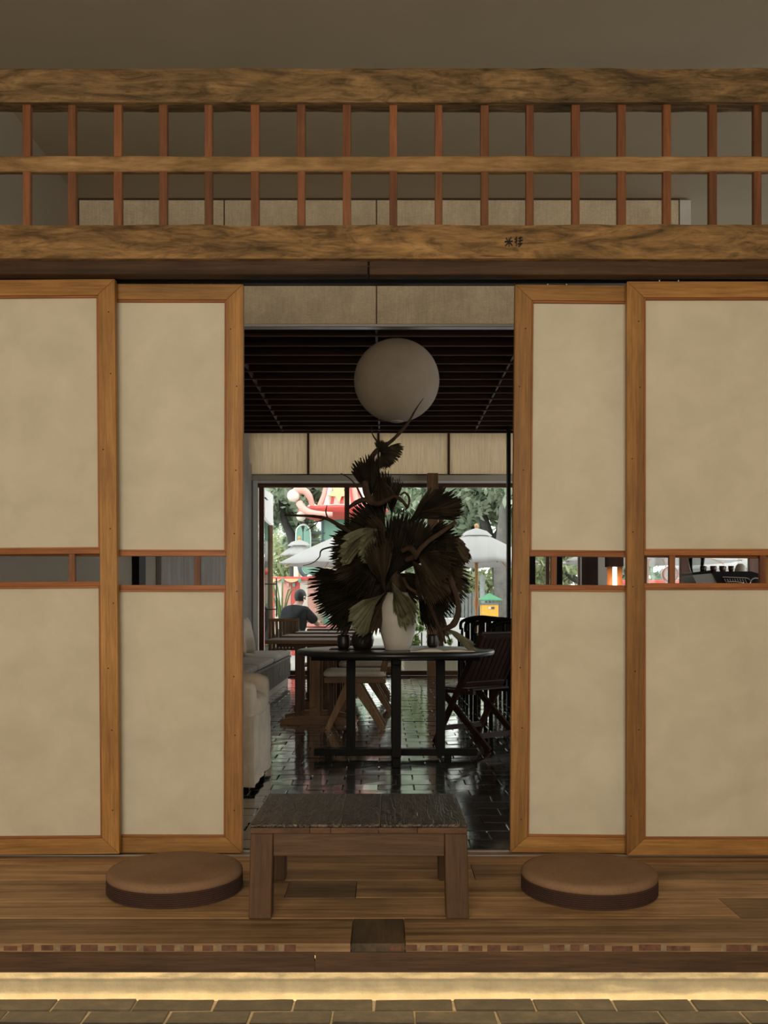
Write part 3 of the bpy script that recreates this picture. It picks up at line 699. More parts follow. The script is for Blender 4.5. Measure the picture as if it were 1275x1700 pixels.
# (base, tip, half spread, material, depth base, depth tip, droop, roll)
leaves = [
 ((628, 744), (664, 764), 52, D, 6.54, 6.46, .1, -15), ((630, 748), (652, 776), 40, D, 6.5, 6.48, .0, 10), ((628, 752), (642, 732), 55, D, 6.5, 6.5, .05, 0),
 ((618, 830), (602, 752), 26, D, 6.58, 6.5, .0, 15), ((640, 860), (628, 778), 20, D, 6.62, 6.58, .0, 0), ((628, 782), (640, 840), 26, B, 6.5, 6.48, .05, 0), ((650, 860), (652, 790), 18, D, 6.68, 6.66, .0, 20),
 ((680, 868), (765, 818), 24, D, 6.55, 6.45, .05, 20), ((700, 850), (772, 838), 17, B, 6.5, 6.42, .04, -20), ((672, 872), (745, 812), 20, D, 6.62, 6.6, .0, 30),
 ((650, 895), (585, 835), 32, D, 6.62, 6.5, .0, -10), ((655, 900), (600, 862), 26, B, 6.58, 6.5, .02, 20),
 ((640, 905), (542, 890), 34, D, 6.68, 6.55, .12, 0), ((635, 930), (542, 935), 30, B, 6.66, 6.5, .08, 15), ((640, 920), (560, 985), 30, D, 6.62, 6.5, .0, 0),
 ((640, 880), (556, 896), 22, O, 6.48, 6.32, .20, -35), ((642, 878), (590, 908), 24, O, 6.46, 6.34, .2, -30),
 ((622, 965), (500, 976), 22, D, 6.6, 6.4, .04, 10), ((622, 975), (522, 1026), 28, D, 6.58, 6.38, .05, 0), ((625, 985), (560, 1040), 28, D, 6.62, 6.45, .0, 20),
 ((638, 985), (578, 1032), 24, O, 6.42, 6.3, .14, -25), ((640, 990), (604, 1058), 20, B, 6.5, 6.45, .0, 20), ((632, 1000), (596, 1050), 22, D, 6.55, 6.55, .0, -10),
 ((652, 968), (690, 1038), 20, O, 6.45, 6.34, .06, 25), ((650, 972), (676, 1020), 24, O, 6.42, 6.36, .1, -20),
 ((640, 975), (660, 868), 30, D, 6.5, 6.42, .0, 0), ((640, 985), (622, 890), 22, B, 6.46, 6.36, .0, 20), ((655, 960), (715, 868), 26, D, 6.52, 6.42, .0, -15), ((640, 940), (690, 850), 28, D, 6.62, 6.56, .0, 10),
 ((690, 905), (770, 880), 30, D, 6.56, 6.42, .1, 0), ((720, 890), (782, 908), 30, B, 6.5, 6.4, .25, 30), ((735, 885), (772, 930), 28, D, 6.46, 6.4, .2, -30),
 ((685, 910), (758, 965), 30, B, 6.44, 6.28, .02, 10), ((680, 925), (742, 1000), 26, B, 6.42, 6.3, .0, -10), ((690, 915), (780, 985), 22, B, 6.5, 6.4, .02, 20), ((700, 930), (775, 1000), 20, D, 6.55, 6.45, .0, 0),
 ((700, 960), (742, 1040), 18, D, 6.5, 6.42, .0, 15), ((690, 975), (722, 1050), 14, D, 6.52, 6.5, .0, 0), ((640, 945), (700, 1000), 34, D, 6.6, 6.55, .0, 0), ((655, 985), (600, 940), 34, D, 6.62, 6.58, .0, 0),
 ((640, 960), (625, 1010), 40, D, 6.6, 6.58, .0, 0), ((660, 960), (612, 1000), 40, D, 6.64, 6.6, .0, 10), ((640, 960), (575, 1000), 34, D, 6.7, 6.66, .0, 10), ((700, 940), (755, 1010), 26, D, 6.62, 6.6, .0, 0), ((655, 982), (610, 1006), 45, D, 6.68, 6.66, .0, 0), ((730, 1040), (797, 1074), 9, O, 6.42, 6.38, .05, 40), ((660, 940), (650, 985), 40, D, 6.58, 6.5, .1, 0), ((730, 1000), (738, 1068), 10, B, 6.46, 6.42, .0, 30)]
for i, (b_, e, s, m, d0, d1, dr, ro) in enumerate(leaves):
    fan(b_, e, s, m, d0, d1, dr, ribs=(40 if s < 22 else 56), seed=i, roll=ro)
# branches and woody stalks
stem([(640, 905, 6.6), (600, 893, 6.5), (572, 878, 6.44), (545, 862, 6.4), (520, 857, 6.38), (497, 856, 6.36), (472, 855, 6.34)], [.016, .015, .012, .009, .006], name='branch')
stem([(545, 862, 6.4), (541, 850, 6.4), (543, 839, 6.38)], [.006, .003], name='twig', n=4); stem([(538, 862, 6.4), (520, 868, 6.38), (495, 867, 6.36)], [.005, .003, .002], name='twig', n=4)
stem([(527, 868, 6.38), (515, 877, 6.38), (508, 881, 6.37)], [.004, .002], name='twig', n=4)
stem([(612, 850, 6.5), (598, 820, 6.45), (590, 805, 6.42), (580, 794, 6.4), (566, 786, 6.4)], [.009, .006, .004, .003], name='twig')
stem([(570, 905, 6.5), (536, 912, 6.4), (530, 925, 6.38), (518, 935, 6.36), (503, 939, 6.35)], [.007, .004, .002], name='twig')
stem([(640, 820, 6.6), (605, 790, 6.62), (622, 752, 6.6), (650, 732, 6.58), (675, 705, 6.56), (690, 680, 6.54), (703, 661, 6.53)], [.016, .018, .017, .013, .010, .005, .0015], name='stem')
stem([(640, 742, 6.58), (626, 732, 6.56), (618, 720, 6.55), (617, 708, 6.55)], [.012, .008, .004, .0015], name='stem')
stem([(606, 800, 6.46), (610, 822, 6.42), (625, 836, 6.38), (642, 830, 6.36), (655, 824, 6.36), (668, 832, 6.36), (676, 842, 6.4)], [.022, .024, .018, .014, .012, .010], name='stem')
stem([(576, 845, 6.44), (592, 834, 6.4), (606, 830, 6.4), (620, 838, 6.4)], [.008, .016, .018, .01], name='stem')
stem([(664, 822, 6.42), (672, 818, 6.42), (679, 826, 6.42), (678, 840, 6.42), (673, 846, 6.42)], [.006, .008, .008, .005], name='stem')
stem([(675, 930, 6.4), (690, 922, 6.32), (697, 912, 6.3), (712, 898, 6.3), (735, 882, 6.3), (757, 866, 6.3)], [.018, .02, .016, .015, .014, .013], name='stem')
stem([(668, 915, 6.34), (680, 910, 6.3), (688, 917, 6.3), (690, 928, 6.32)], [.014, .02, .02, .012], name='stem')
stem([(740, 920, 6.36), (744, 945, 6.3), (750, 968, 6.28), (758, 990, 6.26), (761, 1015, 6.28), (752, 1037, 6.3), (732, 1046, 6.32)], [.012, .017, .019, .018, .02, .022, .008], name='stem')
stem([(670, 960, 6.44), (678, 975, 6.36), (690, 983, 6.34), (697, 992, 6.36)], [.012, .012, .011, .009], name='stem')
stem([(712, 1000, 6.42), (722, 1025, 6.38), (732, 1048, 6.38), (740, 1068, 6.4)], [.014, .014, .011, .007], name='stem')
stem([(722, 1000, 6.46), (738, 1030, 6.44), (742, 1050, 6.42), (748, 1066, 6.4)], [.008, .008, .006, .004], name='stem')
stem([(650, 900, 6.56), (655, 960, 6.54), (660, 985, 6.54), (660, 1010, 6.55)], [.03, .04, .045, .03], name='stalk_bundle')
fan((618, 1020), (598, 1070), 20, D, 6.5, 6.45, .0, ribs=24, seed=77, name='palm_leaf')

# ------------------------------------------------------------------ paper lantern
lc = P(658.5, 632, 6.82); lr = 70.5 / F * 6.82
lt = thing('paper_lantern', 'round ribbed white paper lantern hanging over the round table', 'lantern', lc)
prof = []; N = 60
for i in range(N * 2 + 1):
    a = -math.pi / 2 + math.pi * i / (N * 2); a = max(-1.42, min(1.42, a))
    rib = 1.0 + (.004 if i % 2 == 0 else -.003)
    prof.append((lr * math.cos(a) * rib, lr * .965 * math.sin(a)))
o = lathe('shade', prof, lc, LANTERN, lt, 64, True, False, False)
tube('cord', [lc + Vector((0, 0, lr * .9)), Vector((lc.x, lc.y, 3.16))], .004, BLACKM, lt, 6)
lathe('ring', [(lr * .15, -.004), (lr * .15, .004), (.001, .004)], lc + Vector((0, 0, -lr * .955)), LANTERN, lt, 24)
tube('wire_frame', [lc + Vector((0, 0, -lr * .95)), lc + Vector((0, 0, lr * .95))], .003, BLACKM, lt, 6)

# ------------------------------------------------------------------ dining tables along the bench
def dining_table():
    t = thing('dining_table', 'x', 'table', (0, 0, 0), 'teak dining tables along the bench')
    z = .757; Wd, Dp = .86, .72
    for i in range(4): box('top_board', -Wd/2, Wd/2, -Dp/2 + Dp*i/4 + .001, -Dp/2 + Dp*(i+1)/4 - .001, z - .034, z, W_TEAK('X'), t, .002)
    for sy in (-.22, .22):
        vs = [(-.31, 0), (.31, 0), (.31, .035), (.13, .075), (-.13, .075), (-.31, .035)]
        prism('foot', vs, sy - .035, sy + .035, W_TEAK('X'), t)
        for px in (-.15, .15): box('post', px - .025, px + .025, sy - .025, sy + .025, .07, z - .06, W_WIN('Z'), t, .002)
        box('center_board', -.045, .045, sy - .02, sy + .02, .07, z - .06, W_TEAK('Z'), t, .002)
        box('bearer', -.34, .34, sy - .03, sy + .03, z - .066, z - .034, W_WIN('X'), t, .002)
    box('stretcher', -.02, .02, -.28, .28, .1, .15, W_TEAK('Y'), t, .002)
    return t
tlabels = ['teak dining table nearest of the row along the bench', 'second teak dining table of the row along the bench', 'third teak dining table of the row along the bench', 'farthest teak dining table of the row, nearest the window']
dt = dining_table()
for i, d in enumerate((8.57, 9.9, 11.4, 13.2)):
    o = dt if i == 0 else copy_tree(dt); o['label'] = tlabels[i]; o.location = (-1.06 + .43, d + .36, 0)

# compass-legged chairs with pale seat pads
def compass_chair():
    t = thing('compass_chair', 'x', 'chair', (0, 0, 0), 'oak chairs with pale pads')
    for sy in (-.2, .2):
        bar('leg', (-.03, sy, .43), (-.235, sy, 0), .075, .035, W_OAK, t, (0, 1, 0), .045, .03, .002)
        bar('leg', (-.02, sy, .43), (.25, sy, 0), .085, .035, W_OAK, t, (0, 1, 0), .045, .03, .002)
        box('side_rail', -.26, .27, sy - .02, sy + .02, .40, .45, W_OAK, t, .003)
        bar('back_post', (.22, sy, .42), (.33, sy, .80), .05, .03, W_OAK, t, (0, 1, 0), .04, .03, .002)
    box('seat_frame', -.26, -.22, -.18, .18, .405, .448, W_OAK, t, .003); box('seat_frame', .2, .24, -.18, .18, .405, .448, W_OAK, t, .003)
    soft('seat_pad', (0, 0, .478), (.53, .45, .06), LINEN_W, t, .025, .004)
    bar('backrest', (.315, -.22, .72), (.315, .22, .72), .17, .025, W_OAK, t, (1, 0, -.28), None, None, .004)
    tube('pad_tie', [(.22, -.2, .45), (.27, -.23, .43), (.31, -.225, .44)], .005, LINEN_W, t, 6)
    return t
cc = compass_chair()
for i, (x, y, rz, lab) in enumerate(((-.255, 8.45, 0, 'oak compass-legged chair with pale seat pad beside the nearest dining table'), (-.19, 9.85, 0, 'oak chair with pale seat pad directly behind the first compass-legged chair'), (-.19, 11.4, 0, 'far oak chair with pale seat pad beside the third dining table'))):
    o = cc if i == 0 else copy_tree(cc); o['label'] = lab; o.location = (x, y, 0); o.rotation_euler.z = R(rz)

# slat-back armchair by the window
t = thing('slat_back_chair', 'wooden slat-back chair at the far end of the bench near the window', 'chair', (0, 0, 0))
for i in range(7): bar('back_slat', (-.15 + i * .05, -.24, .44), (-.165 + i * .055, -.30, .87), .04, .018, W_OAK, t, (0, 1, 0), .043)
bar('back_rail', (-.21, -.30, .87), (.21, -.30, .87), .045, .03, W_OAK, t, (0, 1, 0), None, None, .008)
for s in (-1, 1):
    bar('back_post', (s * .2, -.22, .0), (s * .205, -.30, .89), .04, .04, W_OAK, t, (0, 1, 0), .03, .03, .004)
    bar('front_leg', (s * .2, .22, 0), (s * .2, .22, .62), .04, .04, W_OAK, t, (0, 1, 0), None, None, .003)
    box('arm', s * .2 - .03, s * .2 + .03, -.27, .26, .62, .645, W_OAK, t, .004)
box('seat', -.22, .22, -.24, .24, .42, .45, W_OAK, t, .004)
t.location = (xx(472, 14.2), 14.45, 0)

# ------------------------------------------------------------------ banquette, cushions, pillows
bn = thing('banquette', 'built-in wooden bench with cupboard doors along the left wall', 'bench', (LX + .42, 10, 0))
bxf = -1.32; by0, by1 = 6.6, 13.5
box('plinth', LX + .055, bxf - .03, by0, by1, 0, .09, PLASTER, bn)
box('body', LX + .055, bxf - .012, by0, by1, .09, .355, W_GREY('Y'), bn)
box('seat_board', LX + .055, bxf + .015, by0 - .01, by1 + .01, .355, .385, W_GREY('Y'), bn, .003)
DOORW = wood('weathered_door', (.09, .075, .06), (.15, .125, .10), (.21, .18, .15), .6, 90, 8, .2, .3, .3, .06, .2)
k = 0; y = by0
while y < by1 - .1:
    y2 = min(y + .69, by1)
    dr = box('cupboard_door', bxf - .012, bxf + .004, y + .004, y2 - .004, .095, .35, DOORW('Z'), bn, .002)
    hy = y2 - .06 if k % 2 else y + .06
    box('handle', bxf + .004, bxf + .014, hy - .008, hy + .008, .17, .28, plain('pale_handle', (.72, .70, .66), .4), dr, .003); y = y2; k += 1
labs = ['nearest grey seat cushion on the bench, mostly hidden by the slipcovered chair', 'grey seat cushion on the bench, first one past the slipcovered chair', 'grey seat cushion on the bench in front of the two pillows', 'farthest grey seat cushion on the bench by the window']
for i, (a, b_) in enumerate(((6.65, 8.9), (8.9, 9.95), (9.95, 11.4), (11.4, 13.45))):
    tag(soft('seat_cushion', ((LX + .06 + bxf) / 2 + .02, (a + b_) / 2, .385 + .0395), (bxf - LX - .06, b_ - a - .012, .07), LINEN, None, .028, .004), labs[i], 'cushion', 'bench seat cushions')
def pillow(c, s, th, m, rot, label):
    n = 16; vs, fs = [], []
    for side in (1, -1):
        for j in range(n + 1):
            for i in range(n + 1):
                a = -1 + 2*i/n; b_ = -1 + 2*j/n
                pin = 1 - .07 * (1 - abs(a) ** 3) * abs(b_) ** 4; pin2 = 1 - .07 * (1 - abs(b_) ** 3) * abs(a) ** 4
                zt = th * (max(0, (1 - a**4) * (1 - b_**4))) ** .5
                vs.append((a * s / 2 * pin2, side * zt / 2, b_ * s / 2 * pin + s / 2))
    N = (n + 1) ** 2
    for j in range(n):
        for i in range(n):
            a = j * (n + 1) + i; fs.append((a, a + 1, a + n + 2, a + n + 1)); fs.append((N + a, N + a + n + 1, N + a + n + 2, N + a + 1))
    me = bpy.data.meshes.new('pillow'); me.from_pydata(vs, [], fs); me.update(); me.materials.append(m)
    bm = bmesh.new(); bm.from_mesh(me); bmesh.ops.remove_doubles(bm, verts=bm.verts, dist=.0005); bmesh.ops.recalc_face_normals(bm, faces=bm.faces); bm.to_mesh(me); bm.free()
    o = link_mesh('pillow', me, c, m, None, True); o.rotation_euler = rot; return tag(o, label, 'pillow', 'pillows on the bench')
pillow((-1.69, 11.0, .475), .43, .2, LINEN_P, (R(-14), 0, R(72)), 'peach linen pillow on the bench, the nearer of two')
pillow((-1.72, 11.75, .475), .46, .2, LINEN_W, (R(-14), 0, R(60)), 'pale linen pillow on the bench, the farther of two')

# slip-covered armchair half hidden by the left screen
sc_ = thing('slipcovered_armchair', 'cream slipcovered armchair half hidden behind the left screen', 'armchair', (-1.12, 5.75, 0))
def skirt(name, x0, x1, y0, y1, z0, z1, amp, parent, n=28):
    pts = []
    for (ax, ay, bx_, by_) in ((x0, y0, x1, y0), (x1, y0, x1, y1), (x1, y1, x0, y1), (x0, y1, x0, y0)):
        for i in range(n): pts.append((ax + (bx_ - ax) * i / n, ay + (by_ - ay) * i / n))
    vs, fs = [], []; M = len(pts); K = 12; cx, cy = (x0 + x1) / 2, (y0 + y1) / 2
    for k in range(K + 1):
        f = k / K
        for (x, y) in pts:
            wv = amp * (1 - f) ** .8 * noise.noise(Vector((x * 7, y * 7, f * 1.3))) * 2 + amp * .8 * noise.noise(Vector((x * 3, y * 3, f * 7)))
            dx, dy = x - cx, y - cy; L = math.hypot(dx, dy); zl = .012 * noise.noise(Vector((x * 5, y * 5, 8))) if k == 0 else 0
            vs.append((x + dx / L * wv, y + dy / L * wv, z0 + zl + (z1 - z0) * f))
    for k in range(K):
        for i in range(M): fs.append((k*M + i, k*M + (i+1) % M, (k+1)*M + (i+1) % M, (k+1)*M + i))
    fs.append(tuple(range(K*M, K*M + M)))
    return mesh(name, vs, fs, LINEN_W, parent, True)
ax1 = xx(425, 5.5)
skirt('slipcover_skirt', ax1 - .86, ax1, 5.42, 6.2, .035, .43, .012, sc_)
for a in (5.50, 6.12): soft('arm_cushion', (ax1 - .44, a, .515), (.86, .17, .22), LINEN_W, sc_, .05, .01, 12)
soft('seat_cushion', (ax1 - .33, 5.81, .46), (.66, .44, .14), LINEN_W, sc_, .05, .02, 12)
soft('back_cushion', (ax1 - .77, 5.81, .64), (.2, .78, .44), LINEN_W, sc_, .07, .02, 12)
for a in (ax1 - .8, ax1 - .06):
    for b_ in (5.48, 6.14): box('foot', a - .025, a + .025, b_ - .025, b_ + .025, 0, .06, W_BLACK, sc_)

# ------------------------------------------------------------------ folding chair right of the round table
fc = thing('folding_chair', 'dark red-brown slatted folding chair at the right of the round table', 'chair', (0, 0, 0))
# local: faces -X, width along Y
for sy in (-.23, .23):
    bar('leg', (-.30, sy, 0), (.24, sy, .88), .05, .026, W_FOLD, fc, (0, 1, 0), None, None, .002)
    bar('leg', (.28, sy * .86, 0), (-.26, sy * .86, .43), .05, .026, W_FOLD, fc, (0, 1, 0), None, None, .002)
    box('seat_rail', -.27, .14, sy * .95 - .014, sy * .95 + .014, .415, .445, W_FOLD, fc, .002)
for i in range(7): box('seat_slat', -.27 + i * .056, -.225 + i * .056, -.205, .205, .445, .46, W_FOLD('Y'), fc, .002)
for i in range(8):
    yy = -.19 + i * .0543
    bar('back_slat', (.005, yy, .47), (.215, yy, .865), .044, .014, W_FOLD, fc, (1, 0, -.5), None, None, .001)
bar('back_rail', (.215, -.235, .875), (.215, .235, .875), .06, .024, W_FOLD, fc, (1, 0, -.5), None, None, .006)
bar('back_rail', (.03, -.22, .49), (.03, .22, .49), .05, .022, W_FOLD, fc, (1, 0, -.5), None, None, .003)
bar('stretcher', (-.215, -.23, .13), (-.215, .23, .13), .04, .024, W_FOLD, fc, (1, 0, 0)); bar('stretcher', (.17, -.2, .1), (.17, .2, .1), .04, .024, W_FOLD, fc, (1, 0, 0))
fc.location = (.74, 7.36, 0); fc.rotation_euler.z = R(-50); fc.scale = (.95, .95, .96)

# ------------------------------------------------------------------ black chairs in a row on the right
def black_chair():
    t = thing('black_chair', 'x', 'chair', (0, 0, 0), 'black round-backed chairs on the right')
    for sx in (-.235, .235):
        bar('back_post', (sx, -.24, 0), (sx, -.27, .80), .035, .035, W_BLACK, t, (0, 1, 0), .03, .03); bar('front_leg', (sx, .2, 0), (sx, .2, .64), .035, .035, W_BLACK, t, (0, 1, 0))
        bar('arm', (sx, -.27, .64), (sx, .23, .64), .04, .025, W_BLACK, t, (0, 0, 1))
    box('seat', -.235, .235, -.25, .22, .42, .45, W_BLACK, t, .005)
    pts = [(-.25, -.268, .78)] + [(-.25 + .5 * i / 12, -.27 - .03 * math.sin(math.pi * i / 12), .86 + .075 * math.sin(math.pi * i / 12) ** .55) for i in range(13)] + [(.25, -.268, .78)]
    tube('top_rail', spline(pts, 3), .02, W_BLACK('X'), t, 8)
    for i in range(5): box('back_slat', -.17 + i * .085 - .03, -.17 + i * .085 + .03, -.285, -.272, .45, .90, W_BLACK, t)
    return t
bc = black_chair()
for i, (x, y, lab) in enumerate(((1.17, 8.7, 'nearest black round-backed chair in the row at the right'), (1.13, 9.75, 'second black round-backed chair in the row at the right'), (1.15, 10.9, 'third black round-backed chair in the row at the right'), (1.19, 12.1, 'farthest black round-backed chair in the row at the right'))):
    o = bc if i == 0 else copy_tree(bc); o['label'] = lab; o.location = (x, y, 0)
t = thing('pale_table', 'small pale-topped table among the black chairs', 'table', (1.5, 11.5, 0))
box('table_top', 1.08, 1.8, 11.35, 11.75, .72, .75, plain('pale_top', (.55, .5, .43), .35), t, .004)
for a in (1.12, 1.76):
    for b_ in (11.39, 11.71): box('leg', a - .02, a + .02, b_ - .02, b_ + .02, 0, .72, W_BLACK, t)

# ------------------------------------------------------------------ right hand side seen through the slots
ct = thing('coffee_counter', 'dark wooden counter under the espresso machine', 'counter', (2.95, 8.05, 0))
box('body', 2.4, 3.7, 7.78, 8.3, 0, 1.13, W_REDDARK('Z'), ct); box('counter_top', 2.36, 3.74, 7.74, 8.34, 1.13, 1.165, W_WIN('X'), ct, .004)
em = thing('espresso_machine', 'black and steel espresso machine with cups on top', 'coffee machine', (2.85, 8.0, 1.165))
d = 7.9
def ex(u): return xx(u, d)
def ez(v): return zz(v, d)
box('base', ex(1160), ex(1262), 7.84, 8.16, 1.165, 1.19, BLACKM, em, .005)
prism('body', [(ex(1178), ez(949)), (ex(1243), ez(949)), (ex(1262), ez(955)), (ex(1262), 1.19), (ex(1194), 1.19), (ex(1190), ez(972))], 7.84, 8.16, BLACKM, em)
prism('side_panel', [(ex(1147), ez(955)), (ex(1180), ez(952)), (ex(1191), ez(975)), (ex(1160), ez(982))], 7.86, 8.15, STEEL, em)
prism('side_trim', [(ex(1146), ez(951)), (ex(1177), ez(947)), (ex(1180), ez(951.5)), (ex(1147), ez(954.5))], 7.85, 8.16, BLACKM, em)
pts = [P(1199, 958, 7.82), P(1225, 959, 7.82), P(1240, 960, 7.82), P(1246, 965, 7.82), P(1243, 972, 7.82), P(1238, 976, 7.82)]
tube('front_rail', spline(pts, 5), .005, CHROME, em, 8)
for i in range(9): bar('grille_bar', P(1203 + i * 4.2, 961, 7.83), P(1206 + i * 4.2, 968, 7.83), .006, .004, STEEL, em, (0, 1, 0))
tube('front_rail', spline([P(1206, 966, 7.81), P(1222, 966, 7.81), P(1234, 968, 7.81)], 4), .006, CHROME, em, 8)
lathe('steam_ring', [(.045, -.006), (.052, 0), (.045, .006), (.038, 0), (.045, -.006)], P(1254, 968, 7.8), CHROME, em, 24, True, False).rotation_euler = (R(90), 0, 0)
COPPER = plain('brown_glaze', (.10, .028, .016), .3, .2, 20)
for i, u in enumerate((1168, 1176, 1185, 1193, 1200, 1209, 1215)):
    hh = .045; q = Vector((ex(u), 7.92 + (i % 2) * .09, ez(948.5)))
    tag(lathe('cup', [(.016, 0), (.021, .015), (.023, hh), (.02, hh), (.018, .012), (.001, .01)], q, COPPER if i else CUPM, None, 20), ['dark cup at the left end on the espresso machine', 'second brown cup from the left on the espresso machine', 'third brown cup from the left on the espresso machine', 'fourth brown cup from the left on the espresso machine', 'fifth brown cup from the left on the espresso machine', 'sixth brown cup from the left on the espresso machine', 'rightmost brown cup on the espresso machine beside the cream bowl'][i], 'cup', 'cups on the espresso machine')
tag(lathe('bowl', [(.001, .07), (.02, .068), (.036, .05), (.044, .02), (.046, 0)], (ex(1235), 7.98, ez(949)), CERAMIC, None, 28, True, False), 'upturned cream bowl on top of the espresso machine', 'bowl')
gr = thing('coffee_grinder', 'coffee grinder with a clear hopper behind the espresso machine', 'grinder', (ex(1173) + .03, 8.25, 1.165))
g0 = Vector((ex(1173) + .03, 8.245, 1.165)); lathe('body', [(.05, 0), (.05, .15), (.04, .17)], g0, BLACKM, gr, 24, True, True, True)
lathe('hopper', [(.035, .17), (.05, .2), (.08, .33), (.085, .38), (.08, .38), (.046, .2)], g0, GLASS, gr, 28, True, False); lathe('hopper_rim', [(.086, .375), (.086, .385), (.08, .385), (.08, .375)], g0, BLACKM, gr, 28)
# glowing lamp with a copper shade on a dark post
lp = thing('slot_lamp', 'copper lamp with a glowing white tube, seen through the right slot', 'lamp', (xx(1020, 10), 10.0, 0))
lx_ = xx(1020.5, 10)
lathe('base', [(.14, 0), (.14, .02), (.03, .03)], (lx_, 10.06, 0), BLACKM, lp, 32, True, True, True); tube('pole', [(lx_, 10.1, .02), (lx_, 10.1, 1.2)], .015, BLACKM, lp)
vs, fs = [], []
for k in range(17):
    a = math.pi * k / 16
    for z in (1.12, zz(941, 10)): vs.append((lx_ - .08 * math.cos(a), 10.0 + .07 * math.sin(a), z))
for k in range(16): fs.append((2*k, 2*k+1, 2*k+3, 2*k+2))
o = mesh('shade', vs, fs, plain('copper_shade', (.62, .24, .07), .4, .06, 10, 0, .3), lp, True); sm_ = o.modifiers.new('s', 'SOLIDIFY'); sm_.thickness = .004
tube('light_tube', [(lx_, 10.0, 1.13), (lx_, 10.0, zz(941.5, 10))], .022, emit('lamp_tube', (1.0, .86, .70), 4), lp, 16)
box('cap', lx_ - .08, lx_ + .08, 9.94, 10.1, zz(941, 10), zz(924, 10), W_WIN('Z'), lp, .004)

# ------------------------------------------------------------------ outdoors
GY0 = 15.3
tag(box('pavement', -30, 40, GY0, 60, -.2, -.03, plain('pale_pavement', (.42, .40, .37), .8, .08, 1.5)), kind='structure')
pk = thing('planter_wall', kind='structure', loc=(1, 15.75, 0))
box('planter_curb', xx(655, 15.8), 3.4, 15.65, 15.95, -.03, .24, BEIGE, pk, .01)
box('planter_soil', xx(655, 15.8) + .03, 3.37, 15.95, 16.4, -.03, .2, plain('soil', (.05, .035, .025), .95), pk)
def leaf_mat(name, c1, c2):
    m, nt, n, l, b = new_mat(name); out = n['Material Output']
    oi = n.new('ShaderNodeTexCoord'); t = n.new('ShaderNodeTexNoise'); t.inputs['Scale'].default_value = 1.7; t.inputs['Detail'].default_value = 6
    l.new(oi.outputs['Object'], t.inputs['Vector']); r = ramp(n, [(.32, c2), (.66, c1)]); l.new(t.outputs[0], r.inputs[0])
    l.new(r.outputs[0], b.inputs['Base Color']); b.inputs['Roughness'].default_value = .6; b.inputs['Specular IOR Level'].default_value = .3
    tr_ = n.new('ShaderNodeBsdfTranslucent'); l.new(r.outputs[0], tr_.inputs[0]); mx = n.new('ShaderNodeMixShader'); mx.inputs[0].default_value = .45
    l.new(b.outputs[0], mx.inputs[1]); l.new(tr_.outputs[0], mx.inputs[2]); l.new(mx.outputs[0], out.inputs[0]); return m
LEAF_A = leaf_mat('tree_leaf_grey_green', (.50, .57, .43), (.33, .41, .30)); LEAF_B = leaf_mat('tree_leaf_light_green', (.58, .62, .40), (.42, .49, .28))
LEAF_C = leaf_mat('hedge_leaf', (.36, .44, .34), (.22, .30, .22)); LEAF_D = leaf_mat('shrub_leaf', (.33, .42, .17), (.19, .27, .09))
TRUNK = plain('dark_trunk', (.06, .058, .058), .9, .2, 8, .5); TRUNK_G = plain('grey_trunk', (.16, .15, .14), .9, .2, 6, .5)
def leaves_mesh(name, blobs, count, size, m, parent, seed):
    """foliage: many small bent leaves scattered through clumps (cx,cy,cz,rx,ry,rz)"""
    rg = np.random.RandomState(seed); vol = np.array([b[3] * b[4] * b[5] for b in blobs]) ** .75; cnt = (count * vol / vol.sum()).astype(int)
    C, N_ = [], []
    for b, c in zip(blobs, cnt):
        nclump = max(6, c // 45)
        dv = rg.normal(size=(nclump, 3)); dv /= np.linalg.norm(dv, axis=1)[:, None]; rad = rg.uniform(.45, 1.0, (nclump, 1))
        cl = np.array(b[:3]) + dv * rad * np.array(b[3:])
        idx = rg.randint(0, nclump, c); pts = cl[idx] + rg.normal(size=(c, 3)) * .16 * min(b[3:]) * .9
        C.append(pts)
    C = np.concatenate(C); n = len(C)
    a = rg.normal(size=(n, 3)); a /= np.linalg.norm(a, axis=1)[:, None]; b_ = rg.normal(size=(n, 3)); b_ -= (b_ * a).sum(1)[:, None] * a; b_ /= np.linalg.norm(b_, axis=1)[:, None]
    s = size * rg.uniform(.6, 1.3, (n, 1)); nn = np.cross(a, b_)
    V = np.stack([C - a * s, C - b_ * s * .42 + nn * s * .12, C + a * s, C + b_ * s * .42 + nn * s * .12], 1).reshape(-1, 3)
    c0 = V.mean(0); me = bpy.data.meshes.new(name)
    me.from_pydata((V - c0).tolist(), [], np.arange(4 * n).reshape(-1, 4).tolist()); me.update()
    o = link_mesh(name, me, Vector(c0), m, parent, True); o['kind'] = 'stuff'; return o
def tree(label, base_u, d, trunk_paths, blobs, count, size, leafm_, trunkm, seed):
    """trunk paths and crown blobs given in pixels at depth d"""
    t = thing('tree', label, 'tree', (xx(base_u, d), d, -.03), 'trees outside the window'); s = d / F
    for pts, rad in trunk_paths:
        c = spline([P(u, v, d + dy) for u, v, dy in pts], 6); k = len(c)
        rs = np.interp(np.linspace(0, 1, k), np.linspace(0, 1, len(rad)), [r * s for r in rad]); tube('trunk', c, list(rs), trunkm, t, 10)
    leaves_mesh('foliage', [(*P(u, v, d + dy), rx * s, ry, rz * s) for u, v, dy, rx, ry, rz in blobs], count, size, leafm_, t, seed); return t
gv = lambda d: HY + (H + .03) * F / d      # pixel row of the ground at depth d
